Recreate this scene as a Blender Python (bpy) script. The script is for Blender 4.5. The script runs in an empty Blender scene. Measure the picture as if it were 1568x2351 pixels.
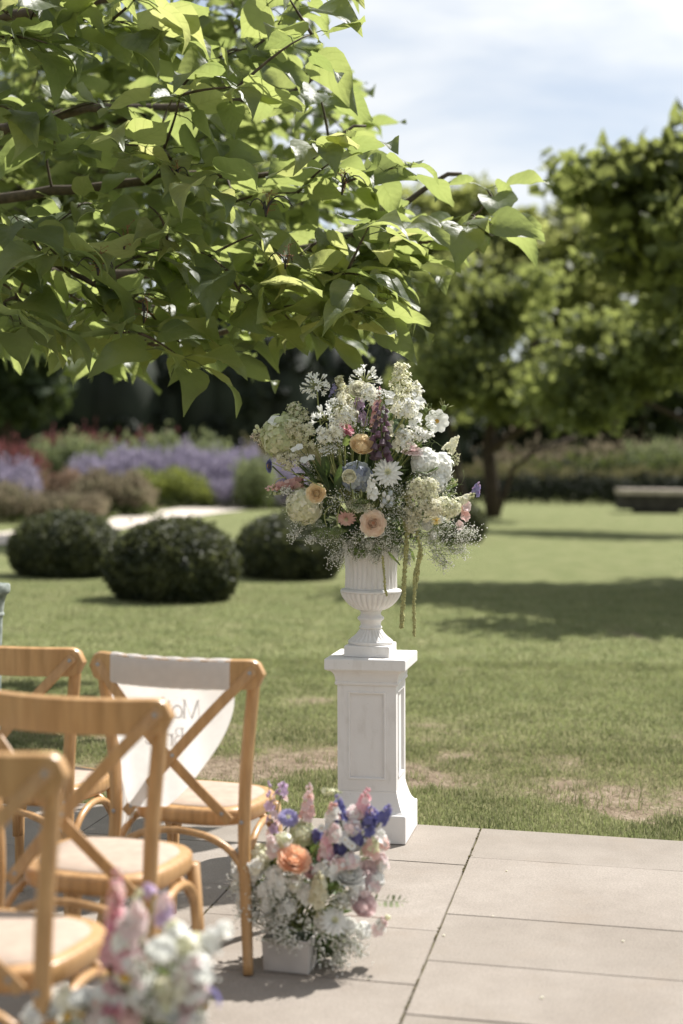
import bpy, math, random
import numpy as np
from mathutils import Vector, Matrix, noise

# ------------------------------------------------------------------ scene, camera, light
S = bpy.context.scene
COL = S.collection
PI = math.pi
rad = math.radians
R0 = random.Random(7)

FPX = 3265.0                                    # focal length in pixels of a 1568 x 2351 frame (50 mm on 36 mm)
CAM_H = 1.459
PITCH = math.atan(103.5 / FPX)
ROLL = 0.013
cam_d = bpy.data.cameras.new('camera')
cam = bpy.data.objects.new('camera', cam_d)
COL.objects.link(cam)
CM = Matrix.Rotation(PI / 2 - PITCH, 4, 'X') @ Matrix.Rotation(ROLL, 4, 'Z')
cam.matrix_world = Matrix.Translation((0, 0, CAM_H)) @ CM
cam_d.sensor_fit = 'VERTICAL'
cam_d.sensor_height = 36
cam_d.lens = 50
cam_d.clip_start = 0.05
cam_d.clip_end = 2000
cam_d.dof.use_dof = True
cam_d.dof.focus_distance = 5.5
cam_d.dof.aperture_fstop = 1.45
S.camera = cam

SUN_EL, SUN_AZ = rad(54), rad(46)
SUN = Vector((math.sin(SUN_AZ) * math.cos(SUN_EL), math.cos(SUN_AZ) * math.cos(SUN_EL), math.sin(SUN_EL)))
w = bpy.data.worlds.new('World')
S.world = w
w.use_nodes = True
nt = w.node_tree
nt.nodes.clear()
wo = nt.nodes.new('ShaderNodeOutputWorld')
bg = nt.nodes.new('ShaderNodeBackground')
sky = nt.nodes.new('ShaderNodeTexSky')
sky.sky_type = 'NISHITA'
sky.sun_disc = False
sky.sun_elevation = SUN_EL
sky.sun_rotation = SUN_AZ
sky.air_density = 1.0
sky.dust_density = 0.8
tc = nt.nodes.new('ShaderNodeTexCoord')
mp = nt.nodes.new('ShaderNodeMapping')
mp.inputs['Scale'].default_value = (1.0, 1.0, 3.2)
mp.inputs['Location'].default_value = (0.35, 0.1, 0.2)
nz = nt.nodes.new('ShaderNodeTexNoise')
nz.inputs['Scale'].default_value = 2.6
nz.inputs['Detail'].default_value = 7
nz.inputs['Roughness'].default_value = 0.55
nz.inputs['Distortion'].default_value = 0.5
cr = nt.nodes.new('ShaderNodeValToRGB')
cr.color_ramp.elements[0].position = 0.42
cr.color_ramp.elements[1].position = 0.63
cr.color_ramp.elements[0].color = (0.34, 0.34, 0.34, 1)
cr.color_ramp.elements[1].color = (1, 1, 1, 1)
mx = nt.nodes.new('ShaderNodeMix')
mx.data_type = 'RGBA'
L = nt.links.new
# thin cloud scatters sunlight forward, so it is brighter on the sun's side of the sky
vm = nt.nodes.new('ShaderNodeVectorMath')
vm.operation = 'DOT_PRODUCT'
vm.inputs[1].default_value = SUN
L(tc.outputs['Generated'], vm.inputs[0])
cl = nt.nodes.new('ShaderNodeValToRGB')
cl.color_ramp.elements[0].position = 0.0
cl.color_ramp.elements[0].color = (0.50, 0.49, 0.475, 1)
cl.color_ramp.elements[1].position = 0.75
cl.color_ramp.elements[1].color = (0.90, 0.92, 0.93, 1)
L(vm.outputs['Value'], cl.inputs['Fac'])
vs_ = nt.nodes.new('ShaderNodeVectorMath')
vs_.operation = 'SCALE'
vs_.inputs[3].default_value = 10.5
L(cl.outputs['Color'], vs_.inputs[0])
L(vs_.outputs['Vector'], mx.inputs[7])
L(tc.outputs['Generated'], mp.inputs['Vector'])
L(mp.outputs['Vector'], nz.inputs['Vector'])
L(nz.outputs['Fac'], cr.inputs['Fac'])
L(cr.outputs['Color'], mx.inputs[0])
L(sky.outputs['Color'], mx.inputs[6])
L(mx.outputs[2], bg.inputs['Color'])
L(bg.outputs['Background'], wo.inputs['Surface'])
bg.inputs['Strength'].default_value = 0.072

sl = bpy.data.lights.new('sun', 'SUN')
sl.energy = 5.0
sl.angle = rad(0.55)
sl.color = (1.0, 0.962, 0.915)
so = bpy.data.objects.new('sun', sl)
COL.objects.link(so)
so.rotation_euler = SUN.to_track_quat('Z', 'Y').to_euler()
so.location = SUN * 60

S.view_settings.view_transform = 'Standard'
S.view_settings.look = 'None'
S.view_settings.gamma = 1
S.view_settings.use_curve_mapping = False
S.view_settings.exposure = 0.72
S.render.engine = 'CYCLES'
S.cycles.max_bounces = 8
S.cycles.diffuse_bounces = 4
S.cycles.transmission_bounces = 4
S.cycles.sample_clamp_indirect = 8
S.cycles.use_denoising = True


def at(u, v, Y):
    """world point seen at photo position (u, v) of 1568 x 2351, at depth Y"""
    d = CM.to_3x3() @ Vector(((u - 784) / FPX, (1175.5 - v) / FPX, -1))
    return Vector((0, 0, CAM_H)) + d * (Y / d.y)


def ground(u, v, z=0.0):
    d = CM.to_3x3() @ Vector(((u - 784) / FPX, (1175.5 - v) / FPX, -1))
    return Vector((0, 0, CAM_H)) + d * ((z - CAM_H) / d.z)


# ------------------------------------------------------------------ materials
def newmat(name):
    m = bpy.data.materials.new(name)
    m.use_nodes = True
    n = m.node_tree
    n.nodes.clear()
    o = n.nodes.new('ShaderNodeOutputMaterial')
    return m, n, o


def noise_node(n, scale, detail=4, coord='pos', stretch=None, rough=0.5):
    if coord == 'pos':
        g = n.nodes.new('ShaderNodeNewGeometry').outputs['Position']
    else:
        g = n.nodes.new('ShaderNodeTexCoord').outputs['Object']
    if stretch:
        mpn = n.nodes.new('ShaderNodeMapping')
        mpn.inputs['Scale'].default_value = stretch
        n.links.new(g, mpn.inputs['Vector'])
        g = mpn.outputs['Vector']
    t = n.nodes.new('ShaderNodeTexNoise')
    t.inputs['Scale'].default_value = scale
    t.inputs['Detail'].default_value = detail
    t.inputs['Roughness'].default_value = rough
    n.links.new(g, t.inputs['Vector'])
    return t.outputs['Fac']


def ramp(n, fac, stops):
    r = n.nodes.new('ShaderNodeValToRGB')
    e = r.color_ramp.elements
    while len(e) < len(stops):
        e.new(0.5)
    for k, (p, c) in enumerate(stops):
        e[k].position = p
        e[k].color = (c[0], c[1], c[2], 1)
    n.links.new(fac, r.inputs['Fac'])
    return r.outputs['Color']


def mixc(n, fac, a, b, mode='MIX'):
    x = n.nodes.new('ShaderNodeMix')
    x.data_type = 'RGBA'
    x.blend_type = mode
    for inp, val in ((x.inputs[0], fac), (x.inputs[6], a), (x.inputs[7], b)):
        if isinstance(val, (int, float)):
            inp.default_value = val
        elif isinstance(val, tuple):
            inp.default_value = (val[0], val[1], val[2], 1)
        else:
            n.links.new(val, inp)
    return x.outputs[2]


def mathn(n, op, a, b=None, c=None):
    x = n.nodes.new('ShaderNodeMath')
    x.operation = op
    for k, val in enumerate((a, b, c)):
        if val is None:
            continue
        if isinstance(val, (int, float)):
            x.inputs[k].default_value = val
        else:
            n.links.new(val, x.inputs[k])
    return x.outputs[0]


def mul(c, k):
    return tuple(min(1.0, x * k) for x in c)


def finish(n, o, color, rough=0.5, spec=0.4, bump=None, bstr=0.3, bdist=0.01, trans=0.0, tcol=None, coat=0, sheen=0):
    p = n.nodes.new('ShaderNodeBsdfPrincipled')
    if isinstance(color, tuple):
        p.inputs['Base Color'].default_value = (color[0], color[1], color[2], 1)
    else:
        n.links.new(color, p.inputs['Base Color'])
    if isinstance(rough, (int, float)):
        p.inputs['Roughness'].default_value = rough
    else:
        n.links.new(rough, p.inputs['Roughness'])
    p.inputs['Specular IOR Level'].default_value = spec
    p.inputs['Coat Weight'].default_value = coat
    p.inputs['Coat Roughness'].default_value = 0.25
    p.inputs['Sheen Weight'].default_value = sheen
    nb = None
    if bump is not None:
        b = n.nodes.new('ShaderNodeBump')
        b.inputs['Strength'].default_value = bstr
        b.inputs['Distance'].default_value = bdist
        n.links.new(bump, b.inputs['Height'])
        n.links.new(b.outputs['Normal'], p.inputs['Normal'])
        nb = b
    if trans > 0:
        t = n.nodes.new('ShaderNodeBsdfTranslucent')
        if tcol is None:
            tcol = color
        if isinstance(tcol, tuple):
            t.inputs['Color'].default_value = (tcol[0], tcol[1], tcol[2], 1)
        else:
            n.links.new(tcol, t.inputs['Color'])
        if nb:
            n.links.new(nb.outputs['Normal'], t.inputs['Normal'])
        ms = n.nodes.new('ShaderNodeMixShader')
        ms.inputs['Fac'].default_value = trans
        n.links.new(p.outputs[0], ms.inputs[1])
        n.links.new(t.outputs[0], ms.inputs[2])
        n.links.new(ms.outputs[0], o.inputs['Surface'])
    else:
        n.links.new(p.outputs[0], o.inputs['Surface'])


def simple(name, col, rough=0.5, var=0.15, vs=20, spec=0.4, trans=0.0, tcol=None, bump=0.0, bs=80, bd=0.004, coat=0, sheen=0, coord='pos', hue=None):
    m, n, o = newmat(name)
    f = noise_node(n, vs, 3, coord)
    lo, hi = mul(col, 1 - var), mul(col, 1 + var)
    if hue:
        hi = hue
    c = ramp(n, f, [(0.32, lo), (0.68, hi)])
    b = noise_node(n, bs, 4, coord) if bump else None
    tc_ = tcol
    if trans and tcol is not None:
        tc_ = ramp(n, f, [(0.32, mul(tcol, 1 - var)), (0.68, mul(tcol, 1 + var))])
    finish(n, o, c, rough, spec, b, bump, bd, trans, tc_, coat, sheen)
    return m


def petalmat(name, col, var=0.08, trans=0.42, rough=0.55, hue=None):
    col = tuple(c + (1 - c) * 0.06 for c in col)
    hue = tuple(c + (1 - c) * 0.10 for c in hue) if hue else None
    return simple(name, col, rough, var, 55, 0.25, trans, mul(col, 1.05), 0.15, 260, 0.001, sheen=0.0, hue=hue)


PM = {k: petalmat('petal ' + k, c, hue=h) for k, c, h in [
    ('white', (0.88, 0.88, 0.84), None), ('cream', (0.92, 0.89, 0.74), None),
    ('peach', (0.95, 0.76, 0.48), (0.96, 0.83, 0.60)), ('apricot', (0.95, 0.75, 0.58), (0.96, 0.86, 0.74)),
    ('orange', (0.95, 0.58, 0.36), (0.96, 0.72, 0.54)),
    ('pink', (0.80, 0.42, 0.47), (0.88, 0.68, 0.69)), ('hotpink', (0.70, 0.22, 0.32), (0.82, 0.48, 0.54)),
    ('blush', (0.86, 0.68, 0.67), (0.88, 0.80, 0.77)), ('dusty', (0.60, 0.30, 0.28), (0.70, 0.45, 0.38)),
    ('salmon', (0.82, 0.52, 0.47), (0.87, 0.72, 0.65)),
    ('lilac', (0.58, 0.42, 0.62), (0.70, 0.58, 0.72)), ('purple', (0.075, 0.03, 0.055), (0.13, 0.06, 0.095)),
    ('violet', (0.28, 0.25, 0.50), (0.42, 0.38, 0.62)), ('blue', (0.38, 0.43, 0.57), (0.50, 0.54, 0.66)),
    ('deepblue', (0.09, 0.09, 0.33), (0.20, 0.20, 0.48)), ('paleblue', (0.62, 0.66, 0.68), None),
    ('greencream', (0.76, 0.76, 0.50), (0.85, 0.84, 0.64)), ('straw', (0.72, 0.68, 0.47), (0.80, 0.77, 0.60)),
    ('yellow', (0.80, 0.66, 0.28), None), ('greenish', (0.58, 0.62, 0.36), None)]}
M_gold = simple('pollen', (0.62, 0.38, 0.06), 0.8, 0.25, 300)
M_stem = simple('flower stem', (0.16, 0.20, 0.07), 0.5, 0.25, 30, trans=0.15)
M_stemlight = simple('pale flower stem', (0.34, 0.36, 0.14), 0.5, 0.2, 30, trans=0.2)
M_bract = simple('green bracts', (0.20, 0.26, 0.09), 0.6, 0.25, 40, trans=0.25)
M_tail = simple('hanging tassel flower', (0.42, 0.41, 0.18), 0.8, 0.3, 120, trans=0.15)
M_darkleaf = simple('bouquet leaf', (0.055, 0.085, 0.035), 0.45, 0.35, 25, 0.4, 0.22, (0.12, 0.18, 0.04))
M_midleaf = simple('bouquet light leaf', (0.11, 0.16, 0.05), 0.5, 0.3, 25, 0.4, 0.3, (0.26, 0.34, 0.09))
M_eucalyptus = simple('eucalyptus leaf', (0.30, 0.34, 0.20), 0.6, 0.2, 30, 0.3, 0.3)
M_gyp = simple('tiny white blossom', (0.90, 0.89, 0.84), 0.7, 0.05, 90, 0.2, 0.4)
M_brownbud = simple('brown bud', (0.20, 0.10, 0.06), 0.7, 0.3, 90)


# ------------------------------------------------------------------ mesh helpers
class MB:
    def __init__(self):
        self.v, self.f, self.m, self.uv = [], [], [], {}

    def add(self, verts, faces, mat=0, T=None):
        b = len(self.v)
        if T is not None:
            verts = [T @ Vector(p) for p in verts]
        self.v.extend([tuple(p) for p in verts])
        self.f.extend([tuple(i + b for i in q) for q in faces])
        self.m.extend([mat] * len(faces))
        return b

    def merge(self, other, T=None, matmap=None):
        b = len(self.v)
        self.v.extend([tuple(T @ Vector(p)) for p in other.v] if T is not None else other.v)
        self.f.extend([tuple(i + b for i in q) for q in other.f])
        self.m.extend([matmap[i] for i in other.m] if matmap else other.m)

    def tube(self, pts, rad_, n=6, mat=0, cap=True, T=None):
        pts = [Vector(p) for p in pts]
        if isinstance(rad_, (int, float)):
            rad_ = [rad_] * len(pts)
        V, F = [], []
        up = Vector((0.123, 0.31, 0.94))
        for i, p in enumerate(pts):
            d = (pts[min(i + 1, len(pts) - 1)] - pts[max(i - 1, 0)])
            d = d.normalized() if d.length > 1e-9 else Vector((0, 0, 1))
            if i == 0:
                a = d.cross(up if abs(d.dot(up)) < 0.95 else Vector((1, 0, 0))).normalized()
            else:
                a = (a - d * a.dot(d))
                a = a.normalized() if a.length > 1e-6 else d.orthogonal().normalized()
            b = d.cross(a)
            for k in range(n):
                t = 2 * PI * k / n
                V.append(p + (a * math.cos(t) + b * math.sin(t)) * rad_[i])
        for i in range(len(pts) - 1):
            for k in range(n):
                F.append((i * n + k, i * n + (k + 1) % n, (i + 1) * n + (k + 1) % n, (i + 1) * n + k))
        if cap:
            F.append(tuple(reversed(range(n))))
            F.append(tuple((len(pts) - 1) * n + k for k in range(n)))
        self.add(V, F, mat, T)

    def lathe(self, prof, n=16, mat=0, T=None, mod=None, cap=True):
        V, F = [], []
        for i, (r, z) in enumerate(prof):
            for k in range(n):
                t = 2 * PI * k / n
                rr = r * (mod(i, t) if mod else 1)
                V.append((rr * math.cos(t), rr * math.sin(t), z))
        for i in range(len(prof) - 1):
            for k in range(n):
                F.append((i * n + k, i * n + (k + 1) % n, (i + 1) * n + (k + 1) % n, (i + 1) * n + k))
        if cap:
            F.append(tuple(reversed(range(n))))
            F.append(tuple((len(prof) - 1) * n + k for k in range(n)))
        self.add(V, F, mat, T)

    def box(self, lo, hi, mat=0, T=None):
        x0, y0, z0 = lo
        x1, y1, z1 = hi
        V = [(x0, y0, z0), (x1, y0, z0), (x1, y1, z0), (x0, y1, z0), (x0, y0, z1), (x1, y0, z1), (x1, y1, z1), (x0, y1, z1)]
        F = [(0, 3, 2, 1), (4, 5, 6, 7), (0, 1, 5, 4), (1, 2, 6, 5), (2, 3, 7, 6), (3, 0, 4, 7)]
        self.add(V, F, mat, T)

    def ball(self, c, r, mat=0, n=6, m=4, sz=1.0, T=None):
        prof = []
        for i in range(m + 1):
            a = -PI / 2 + PI * i / m
            prof.append((max(r * math.cos(a), r * 0.02), r * math.sin(a) * sz))
        X = Matrix.Translation(c)
        self.lathe(prof, n, mat, (T @ X) if T is not None else X)

    def dot(self, c, r, mat=0):
        x, y, z = c
        V = [(x + r, y, z), (x - r, y, z), (x, y + r, z), (x, y - r, z), (x, y, z + r), (x, y, z - r)]
        F = [(0, 2, 4), (2, 1, 4), (1, 3, 4), (3, 0, 4), (2, 0, 5), (1, 2, 5), (3, 1, 5), (0, 3, 5)]
        self.add(V, F, mat)

    def sqloft(self, rings, mat=0, T=None):
        """square loops (half_x, half_y, z) lofted upward"""
        V, F = [], []
        for hx, hy, z in rings:
            V += [(-hx, -hy, z), (hx, -hy, z), (hx, hy, z), (-hx, hy, z)]
        for i in range(len(rings) - 1):
            for k in range(4):
                F.append((i * 4 + k, i * 4 + (k + 1) % 4, (i + 1) * 4 + (k + 1) % 4, (i + 1) * 4 + k))
        F.append((3, 2, 1, 0))
        q = (len(rings) - 1) * 4
        F.append((q, q + 1, q + 2, q + 3))
        self.add(V, F, mat, T)

    def mesh(self, name, mats, smooth=True):
        me = bpy.data.meshes.new(name)
        me.from_pydata(self.v, [], self.f)
        for m in (mats if isinstance(mats, (list, tuple)) else [mats]):
            me.materials.append(m)
        if any(self.m):
            me.polygons.foreach_set('material_index', self.m)
        if smooth:
            me.polygons.foreach_set('use_smooth', [True] * len(me.polygons))
        me.update()
        return me

    def obj(self, name, mats, parent=None, smooth=True, bevel=0.0, seg=2, sharp=None):
        o = bpy.data.objects.new(name, self.mesh(name, mats, smooth))
        COL.objects.link(o)
        if parent:
            o.parent = parent
        if bevel:
            b = o.modifiers.new('bevel', 'BEVEL')
            b.width = bevel
            b.segments = seg
            b.limit_method = 'ANGLE'
            b.angle_limit = rad(30)
        if sharp:
            o.data.set_sharp_from_angle(angle=rad(sharp))
        return o


def npmesh(name, V, F, mats, MI=None, smooth=False, uv=None):
    """mesh from arrays; F is (n, k) with constant k"""
    V = np.asarray(V, np.float32)
    F = np.asarray(F, np.int32)
    me = bpy.data.meshes.new(name)
    me.vertices.add(len(V))
    me.vertices.foreach_set('co', V.ravel())
    k = F.shape[1]
    me.loops.add(F.size)
    me.loops.foreach_set('vertex_index', F.ravel())
    me.polygons.add(len(F))
    me.polygons.foreach_set('loop_start', np.arange(0, F.size, k, dtype=np.int32))
    for m in (mats if isinstance(mats, (list, tuple)) else [mats]):
        me.materials.append(m)
    if MI is not None:
        me.polygons.foreach_set('material_index', np.asarray(MI, np.int32))
    if smooth:
        me.polygons.foreach_set('use_smooth', np.ones(len(F), bool))
    if uv is not None:
        l = me.uv_layers.new(name='UVMap')
        l.data.foreach_set('uv', np.asarray(uv, np.float32)[F.ravel()].ravel())
    me.update(calc_edges=True)
    return me


def link(name, me, parent=None):
    o = bpy.data.objects.new(name, me)
    COL.objects.link(o)
    if parent:
        o.parent = parent
    return o


def tag(o, label=None, cat=None, group=None, kind=None):
    if label:
        o['label'] = label
    if cat:
        o['category'] = cat
    if group:
        o['group'] = group
    if kind:
        o['kind'] = kind
    return o


def empty(name, loc=(0, 0, 0), rz=0.0):
    o = bpy.data.objects.new(name, None)
    COL.objects.link(o)
    o.location = loc
    o.rotation_euler = (0, 0, rz)
    o.empty_display_size = 0.1
    return o


def frame(loc, d, spin=0.0, s=1.0):
    """matrix taking local +z to direction d"""
    q = Vector(d).normalized().to_track_quat('Z', 'Y')
    return Matrix.Translation(loc) @ q.to_matrix().to_4x4() @ Matrix.Rotation(spin, 4, 'Z') @ Matrix.Scale(s, 4)


def curve(p0, p1, sag=(0, 0, 0), n=6):
    p0, p1, sag = Vector(p0), Vector(p1), Vector(sag)
    return [p0.lerp(p1, i / n) + sag * (4 * (i / n) * (1 - i / n)) for i in range(n + 1)]


def sstep(a, b, x):
    t = np.clip((x - a) / (b - a), 0, 1)
    return t * t * (3 - 2 * t)

# ------------------------------------------------------------------ ground, terrace, lawn
TA = 0.199                                       # terrace turned by this angle
AX, BX = Vector((math.cos(TA), -math.sin(TA), 0)), Vector((math.sin(TA), math.cos(TA), 0))
EDGE = 5.735                                     # far edge of the terrace along BX


def terr(a, b, z=0.0):
    return AX * a + BX * b + Vector((0, 0, z))


# worn patches: evaluated on a grid, used by both the turf colour and the blades
GX0, GY0, GS, GNX, GNY = -4.0, 5.0, 0.04, 225, 200


def fbm(x, y, s, o=0.0, oct_=4):
    t, a, k = 0.0, 0.5, s
    for _ in range(oct_):
        t += a * noise.noise((x * k + o, y * k - o, o))
        a *= 0.55
        k *= 2.1
    return t


def bare_at(x, y):
    b = x * BX.x + y * BX.y
    a = x * AX.x + y * AX.y
    w1 = fbm(x, y, 0.9, 1.3, 3)
    band = math.exp(-((b - 6.75 - 0.55 * w1) / 0.42) ** 2)
    band *= 1 - max(0.0, min(1.0, (a - 0.30) / 0.5))
    left = max(0.0, min(1.0, (0.2 - a) / 0.8))
    band2 = 0.50 * math.exp(-((b - 7.6 + 0.6 * w1) / 0.75) ** 2) * left
    far = 0.30 * math.exp(-((b - 7.9) / 1.7) ** 2)
    nn = fbm(x, y * 0.75, 2.1, 3.7, 6)
    return max(0.0, min(1.0, (max(band * 0.85, band2, far) + nn * 1.25 - 0.36) * 1.45))


BARE = np.array([[bare_at(GX0 + i * GS, GY0 + j * GS) for i in range(GNX)] for j in range(GNY)])
HGT = np.array([[fbm(GX0 + i * GS, GY0 + j * GS, 3.0, 9.1, 3) for i in range(GNX)] for j in range(GNY)])


def look(G, x, y):
    fx = np.clip((np.asarray(x) - GX0) / GS, 0, GNX - 1.01)
    fy = np.clip((np.asarray(y) - GY0) / GS, 0, GNY - 1.01)
    i, j = fx.astype(int), fy.astype(int)
    u, v = fx - i, fy - j
    r = (G[j, i] * (1 - u) + G[j, i + 1] * u) * (1 - v) + (G[j + 1, i] * (1 - u) + G[j + 1, i + 1] * u) * v
    inside = (np.asarray(x) > GX0) & (np.asarray(x) < GX0 + GS * (GNX - 1)) & (np.asarray(y) < GY0 + GS * (GNY - 1)) & (np.asarray(y) > GY0)
    return np.where(inside, r, 0)


def turf_material():
    m, n, o = newmat('mown turf')
    f1 = noise_node(n, 0.45, 4)
    f2 = noise_node(n, 2.3, 5)
    f3 = noise_node(n, 42, 4)
    c = ramp(n, f2, [(0.30, (0.130, 0.152, 0.062)), (0.5, (0.185, 0.198, 0.088)), (0.72, (0.25, 0.245, 0.128))])
    c = mixc(n, mathn(n, 'MULTIPLY', f1, 0.55), c, (0.155, 0.185, 0.075))
    sx = n.nodes.new('ShaderNodeAttribute')
    sx.attribute_name = 'worn'
    c = mixc(n, mathn(n, 'MULTIPLY', sx.outputs['Fac'], 0.55), c, (0.20, 0.165, 0.095))
    c = mixc(n, 1.0, c, ramp(n, f3, [(0.3, (0.72, 0.74, 0.70)), (0.7, (1.25, 1.22, 1.2))]), 'MULTIPLY')
    at_ = n.nodes.new('ShaderNodeAttribute')
    at_.attribute_name = 'bare'
    soil = ramp(n, noise_node(n, 17, 6, rough=0.65), [(0.28, (0.12, 0.088, 0.058)), (0.5, (0.24, 0.185, 0.13)), (0.75, (0.35, 0.285, 0.215))])
    fac = mathn(n, 'ADD', at_.outputs['Fac'], mathn(n, 'MULTIPLY', mathn(n, 'SUBTRACT', noise_node(n, 24, 6, rough=0.65), 0.5), 1.7))
    fac = ramp(n, fac, [(0.22, (0, 0, 0)), (0.75, (1, 1, 1))])
    fac2 = mathn(n, 'MULTIPLY', fac, ramp(n, at_.outputs['Fac'], [(0.02, (0, 0, 0)), (0.2, (1, 1, 1))]))
    c = mixc(n, fac2, c, soil)
    b = mathn(n, 'ADD', mathn(n, 'MULTIPLY', noise_node(n, 95, 5), 0.6), f3)
    finish(n, o, c, 0.95, 0.1, b, 0.85, 0.03)
    return m


M_turf = turf_material()


def lawn_sheet():
    xs = np.concatenate([[-400, -150, -60, -25, -12, -7], np.arange(GX0, GX0 + GS * (GNX - 1), 0.06), [7, 12, 25, 60, 150, 400]])
    ys = np.concatenate([[-60, -10, 2], np.arange(GY0 + 0.0, GY0 + GS * (GNY - 1), 0.06), [14.5, 17, 20, 25, 32, 42, 60, 90, 160, 400, 900]])
    X, Y = np.meshgrid(xs, ys)
    Z = -0.035 + look(HGT, X, Y) * 0.022 - look(BARE, X, Y) * 0.012
    V = np.stack([X.ravel(), Y.ravel(), Z.ravel()], 1)
    nx, ny = len(xs), len(ys)
    idx = np.arange(nx * ny).reshape(ny, nx)
    F = np.stack([idx[:-1, :-1].ravel(), idx[:-1, 1:].ravel(), idx[1:, 1:].ravel(), idx[1:, :-1].ravel()], 1)
    me = npmesh('lawn', V, F, M_turf, smooth=True)
    a = me.attributes.new('bare', 'FLOAT', 'POINT')
    a.data.foreach_set('value', look(BARE, V[:, 0], V[:, 1]).astype(np.float32))
    bb = V[:, 0] * BX.x + V[:, 1] * BX.y
    a2 = me.attributes.new('worn', 'FLOAT', 'POINT')
    a2.data.foreach_set('value', np.exp(-((bb - 7.1) / 1.2) ** 2).astype(np.float32))
    o = link('lawn', me)
    tag(o, 'sunlit mown lawn with worn earthy patches beyond the terrace', 'lawn', kind='structure')


lawn_sheet()

# grass blades ------------------------------------------------------
M_grass = simple('grass blade', (0.138, 0.162, 0.070), 0.6, 0.25, 2.5, 0.25, 0.44, (0.285, 0.32, 0.13), hue=(0.26, 0.26, 0.135))
M_grass2 = simple('pale grass blade', (0.28, 0.27, 0.155), 0.6, 0.25, 9, 0.25, 0.4, (0.36, 0.35, 0.19))


def grass():
    g = np.random.default_rng(5)
    VS, FS, MS = [], [], []
    base = 0

    def patch(n, y0, y1, hw, hmin, hmax, wid, tuft=None):
        nonlocal base
        if tuft is None:
            t = g.random(n)
            y = y0 + (y1 - y0) * t
            x = (g.random(n) * 2 - 1) * hw * y + 0.0
        else:
            x, y = tuft
            n = len(x)
        b = x * BX.x + y * BX.y
        ok = b > EDGE + (0.004 if tuft is None else -0.022) + g.random(n) * 0.03
        bare = look(BARE, x, y) + (g.random(n) - 0.5) * 0.5
        if tuft is None:
            ok &= (g.random(n) > np.clip(look(BARE, x, y) * 1.5, 0, 0.96))
        x, y, b_ok = x[ok], y[ok], b[ok]
        n = len(x)
        h = hmin + (hmax - hmin) * g.random(n) ** 1.6
        z = -0.036 + look(HGT, x, y) * 0.022 - look(BARE, x, y) * 0.012
        ang = g.random(n) * 2 * PI
        lean = g.random(n) * 0.9 * h
        la = g.random(n) * 2 * PI
        wx, wy = np.cos(ang) * wid / 2, np.sin(ang) * wid / 2
        P = np.zeros((n, 5, 3))
        P[:, 0] = np.stack([x - wx, y - wy, z], 1)
        P[:, 1] = np.stack([x + wx, y + wy, z], 1)
        mx_, my_ = x + np.cos(la) * lean * 0.35, y + np.sin(la) * lean * 0.35
        P[:, 2] = np.stack([mx_ - wx * .8, my_ - wy * .8, z + h * 0.6], 1)
        P[:, 3] = np.stack([mx_ + wx * .8, my_ + wy * .8, z + h * 0.6], 1)
        P[:, 4] = np.stack([x + np.cos(la) * lean, y + np.sin(la) * lean, z + h], 1)
        i = base + np.arange(n) * 5
        F = np.concatenate([np.stack([i, i + 1, i + 3], 1), np.stack([i, i + 3, i + 2], 1), np.stack([i + 2, i + 3, i + 4], 1)])
        mi = (g.random(n) < 0.22 + 0.6 * np.clip(look(BARE, x, y) + 0.25 * np.exp(-((b_ok - 7.3) / 1.3) ** 2), 0, 1)).astype(int)
        VS.append(P.reshape(-1, 3))
        FS.append(F)
        MS.append(np.concatenate([mi, mi, mi]))
        base += n * 5

    patch(190000, 5.3, 7.6, 0.56, 0.008, 0.034, 0.0038)
    patch(165000, 7.2, 11.0, 0.54, 0.010, 0.036, 0.0055)
    patch(90000, 10.5, 18.0, 0.50, 0.012, 0.034, 0.0090)
    # longer tufts: along the terrace edge and dotted over the worn band
    tx, ty = [], []
    spots = [(a, EDGE + 0.07 + 0.05 * R0.random(), 0.06, 24) for a in np.arange(-3.4, 2.4, 0.17)]
    spots += [(0.05 + R0.random() * 0.55, EDGE + 0.08 + R0.random() * 0.42, 0.05, 60) for _ in range(20)]
    spots += [(-1.9 + R0.random() * 2.2, 6.3 + R0.random() * 1.3, 0.045, 36) for _ in range(80)]
    for a, b, s, k in spots:
        p = terr(a, b)
        for _ in range(k):
            tx.append(p.x + R0.gauss(0, s))
            ty.append(p.y + R0.gauss(0, s))
    patch(0, 0, 0, 0, 0.018, 0.052, 0.0048, (np.array(tx), np.array(ty)))
    me = npmesh('grass', np.concatenate(VS), np.concatenate(FS), [M_grass, M_grass2], np.concatenate(MS))
    o = link('grass', me)
    tag(o, 'short green and straw coloured grass blades growing on the lawn', 'grass', kind='stuff')


grass()


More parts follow.
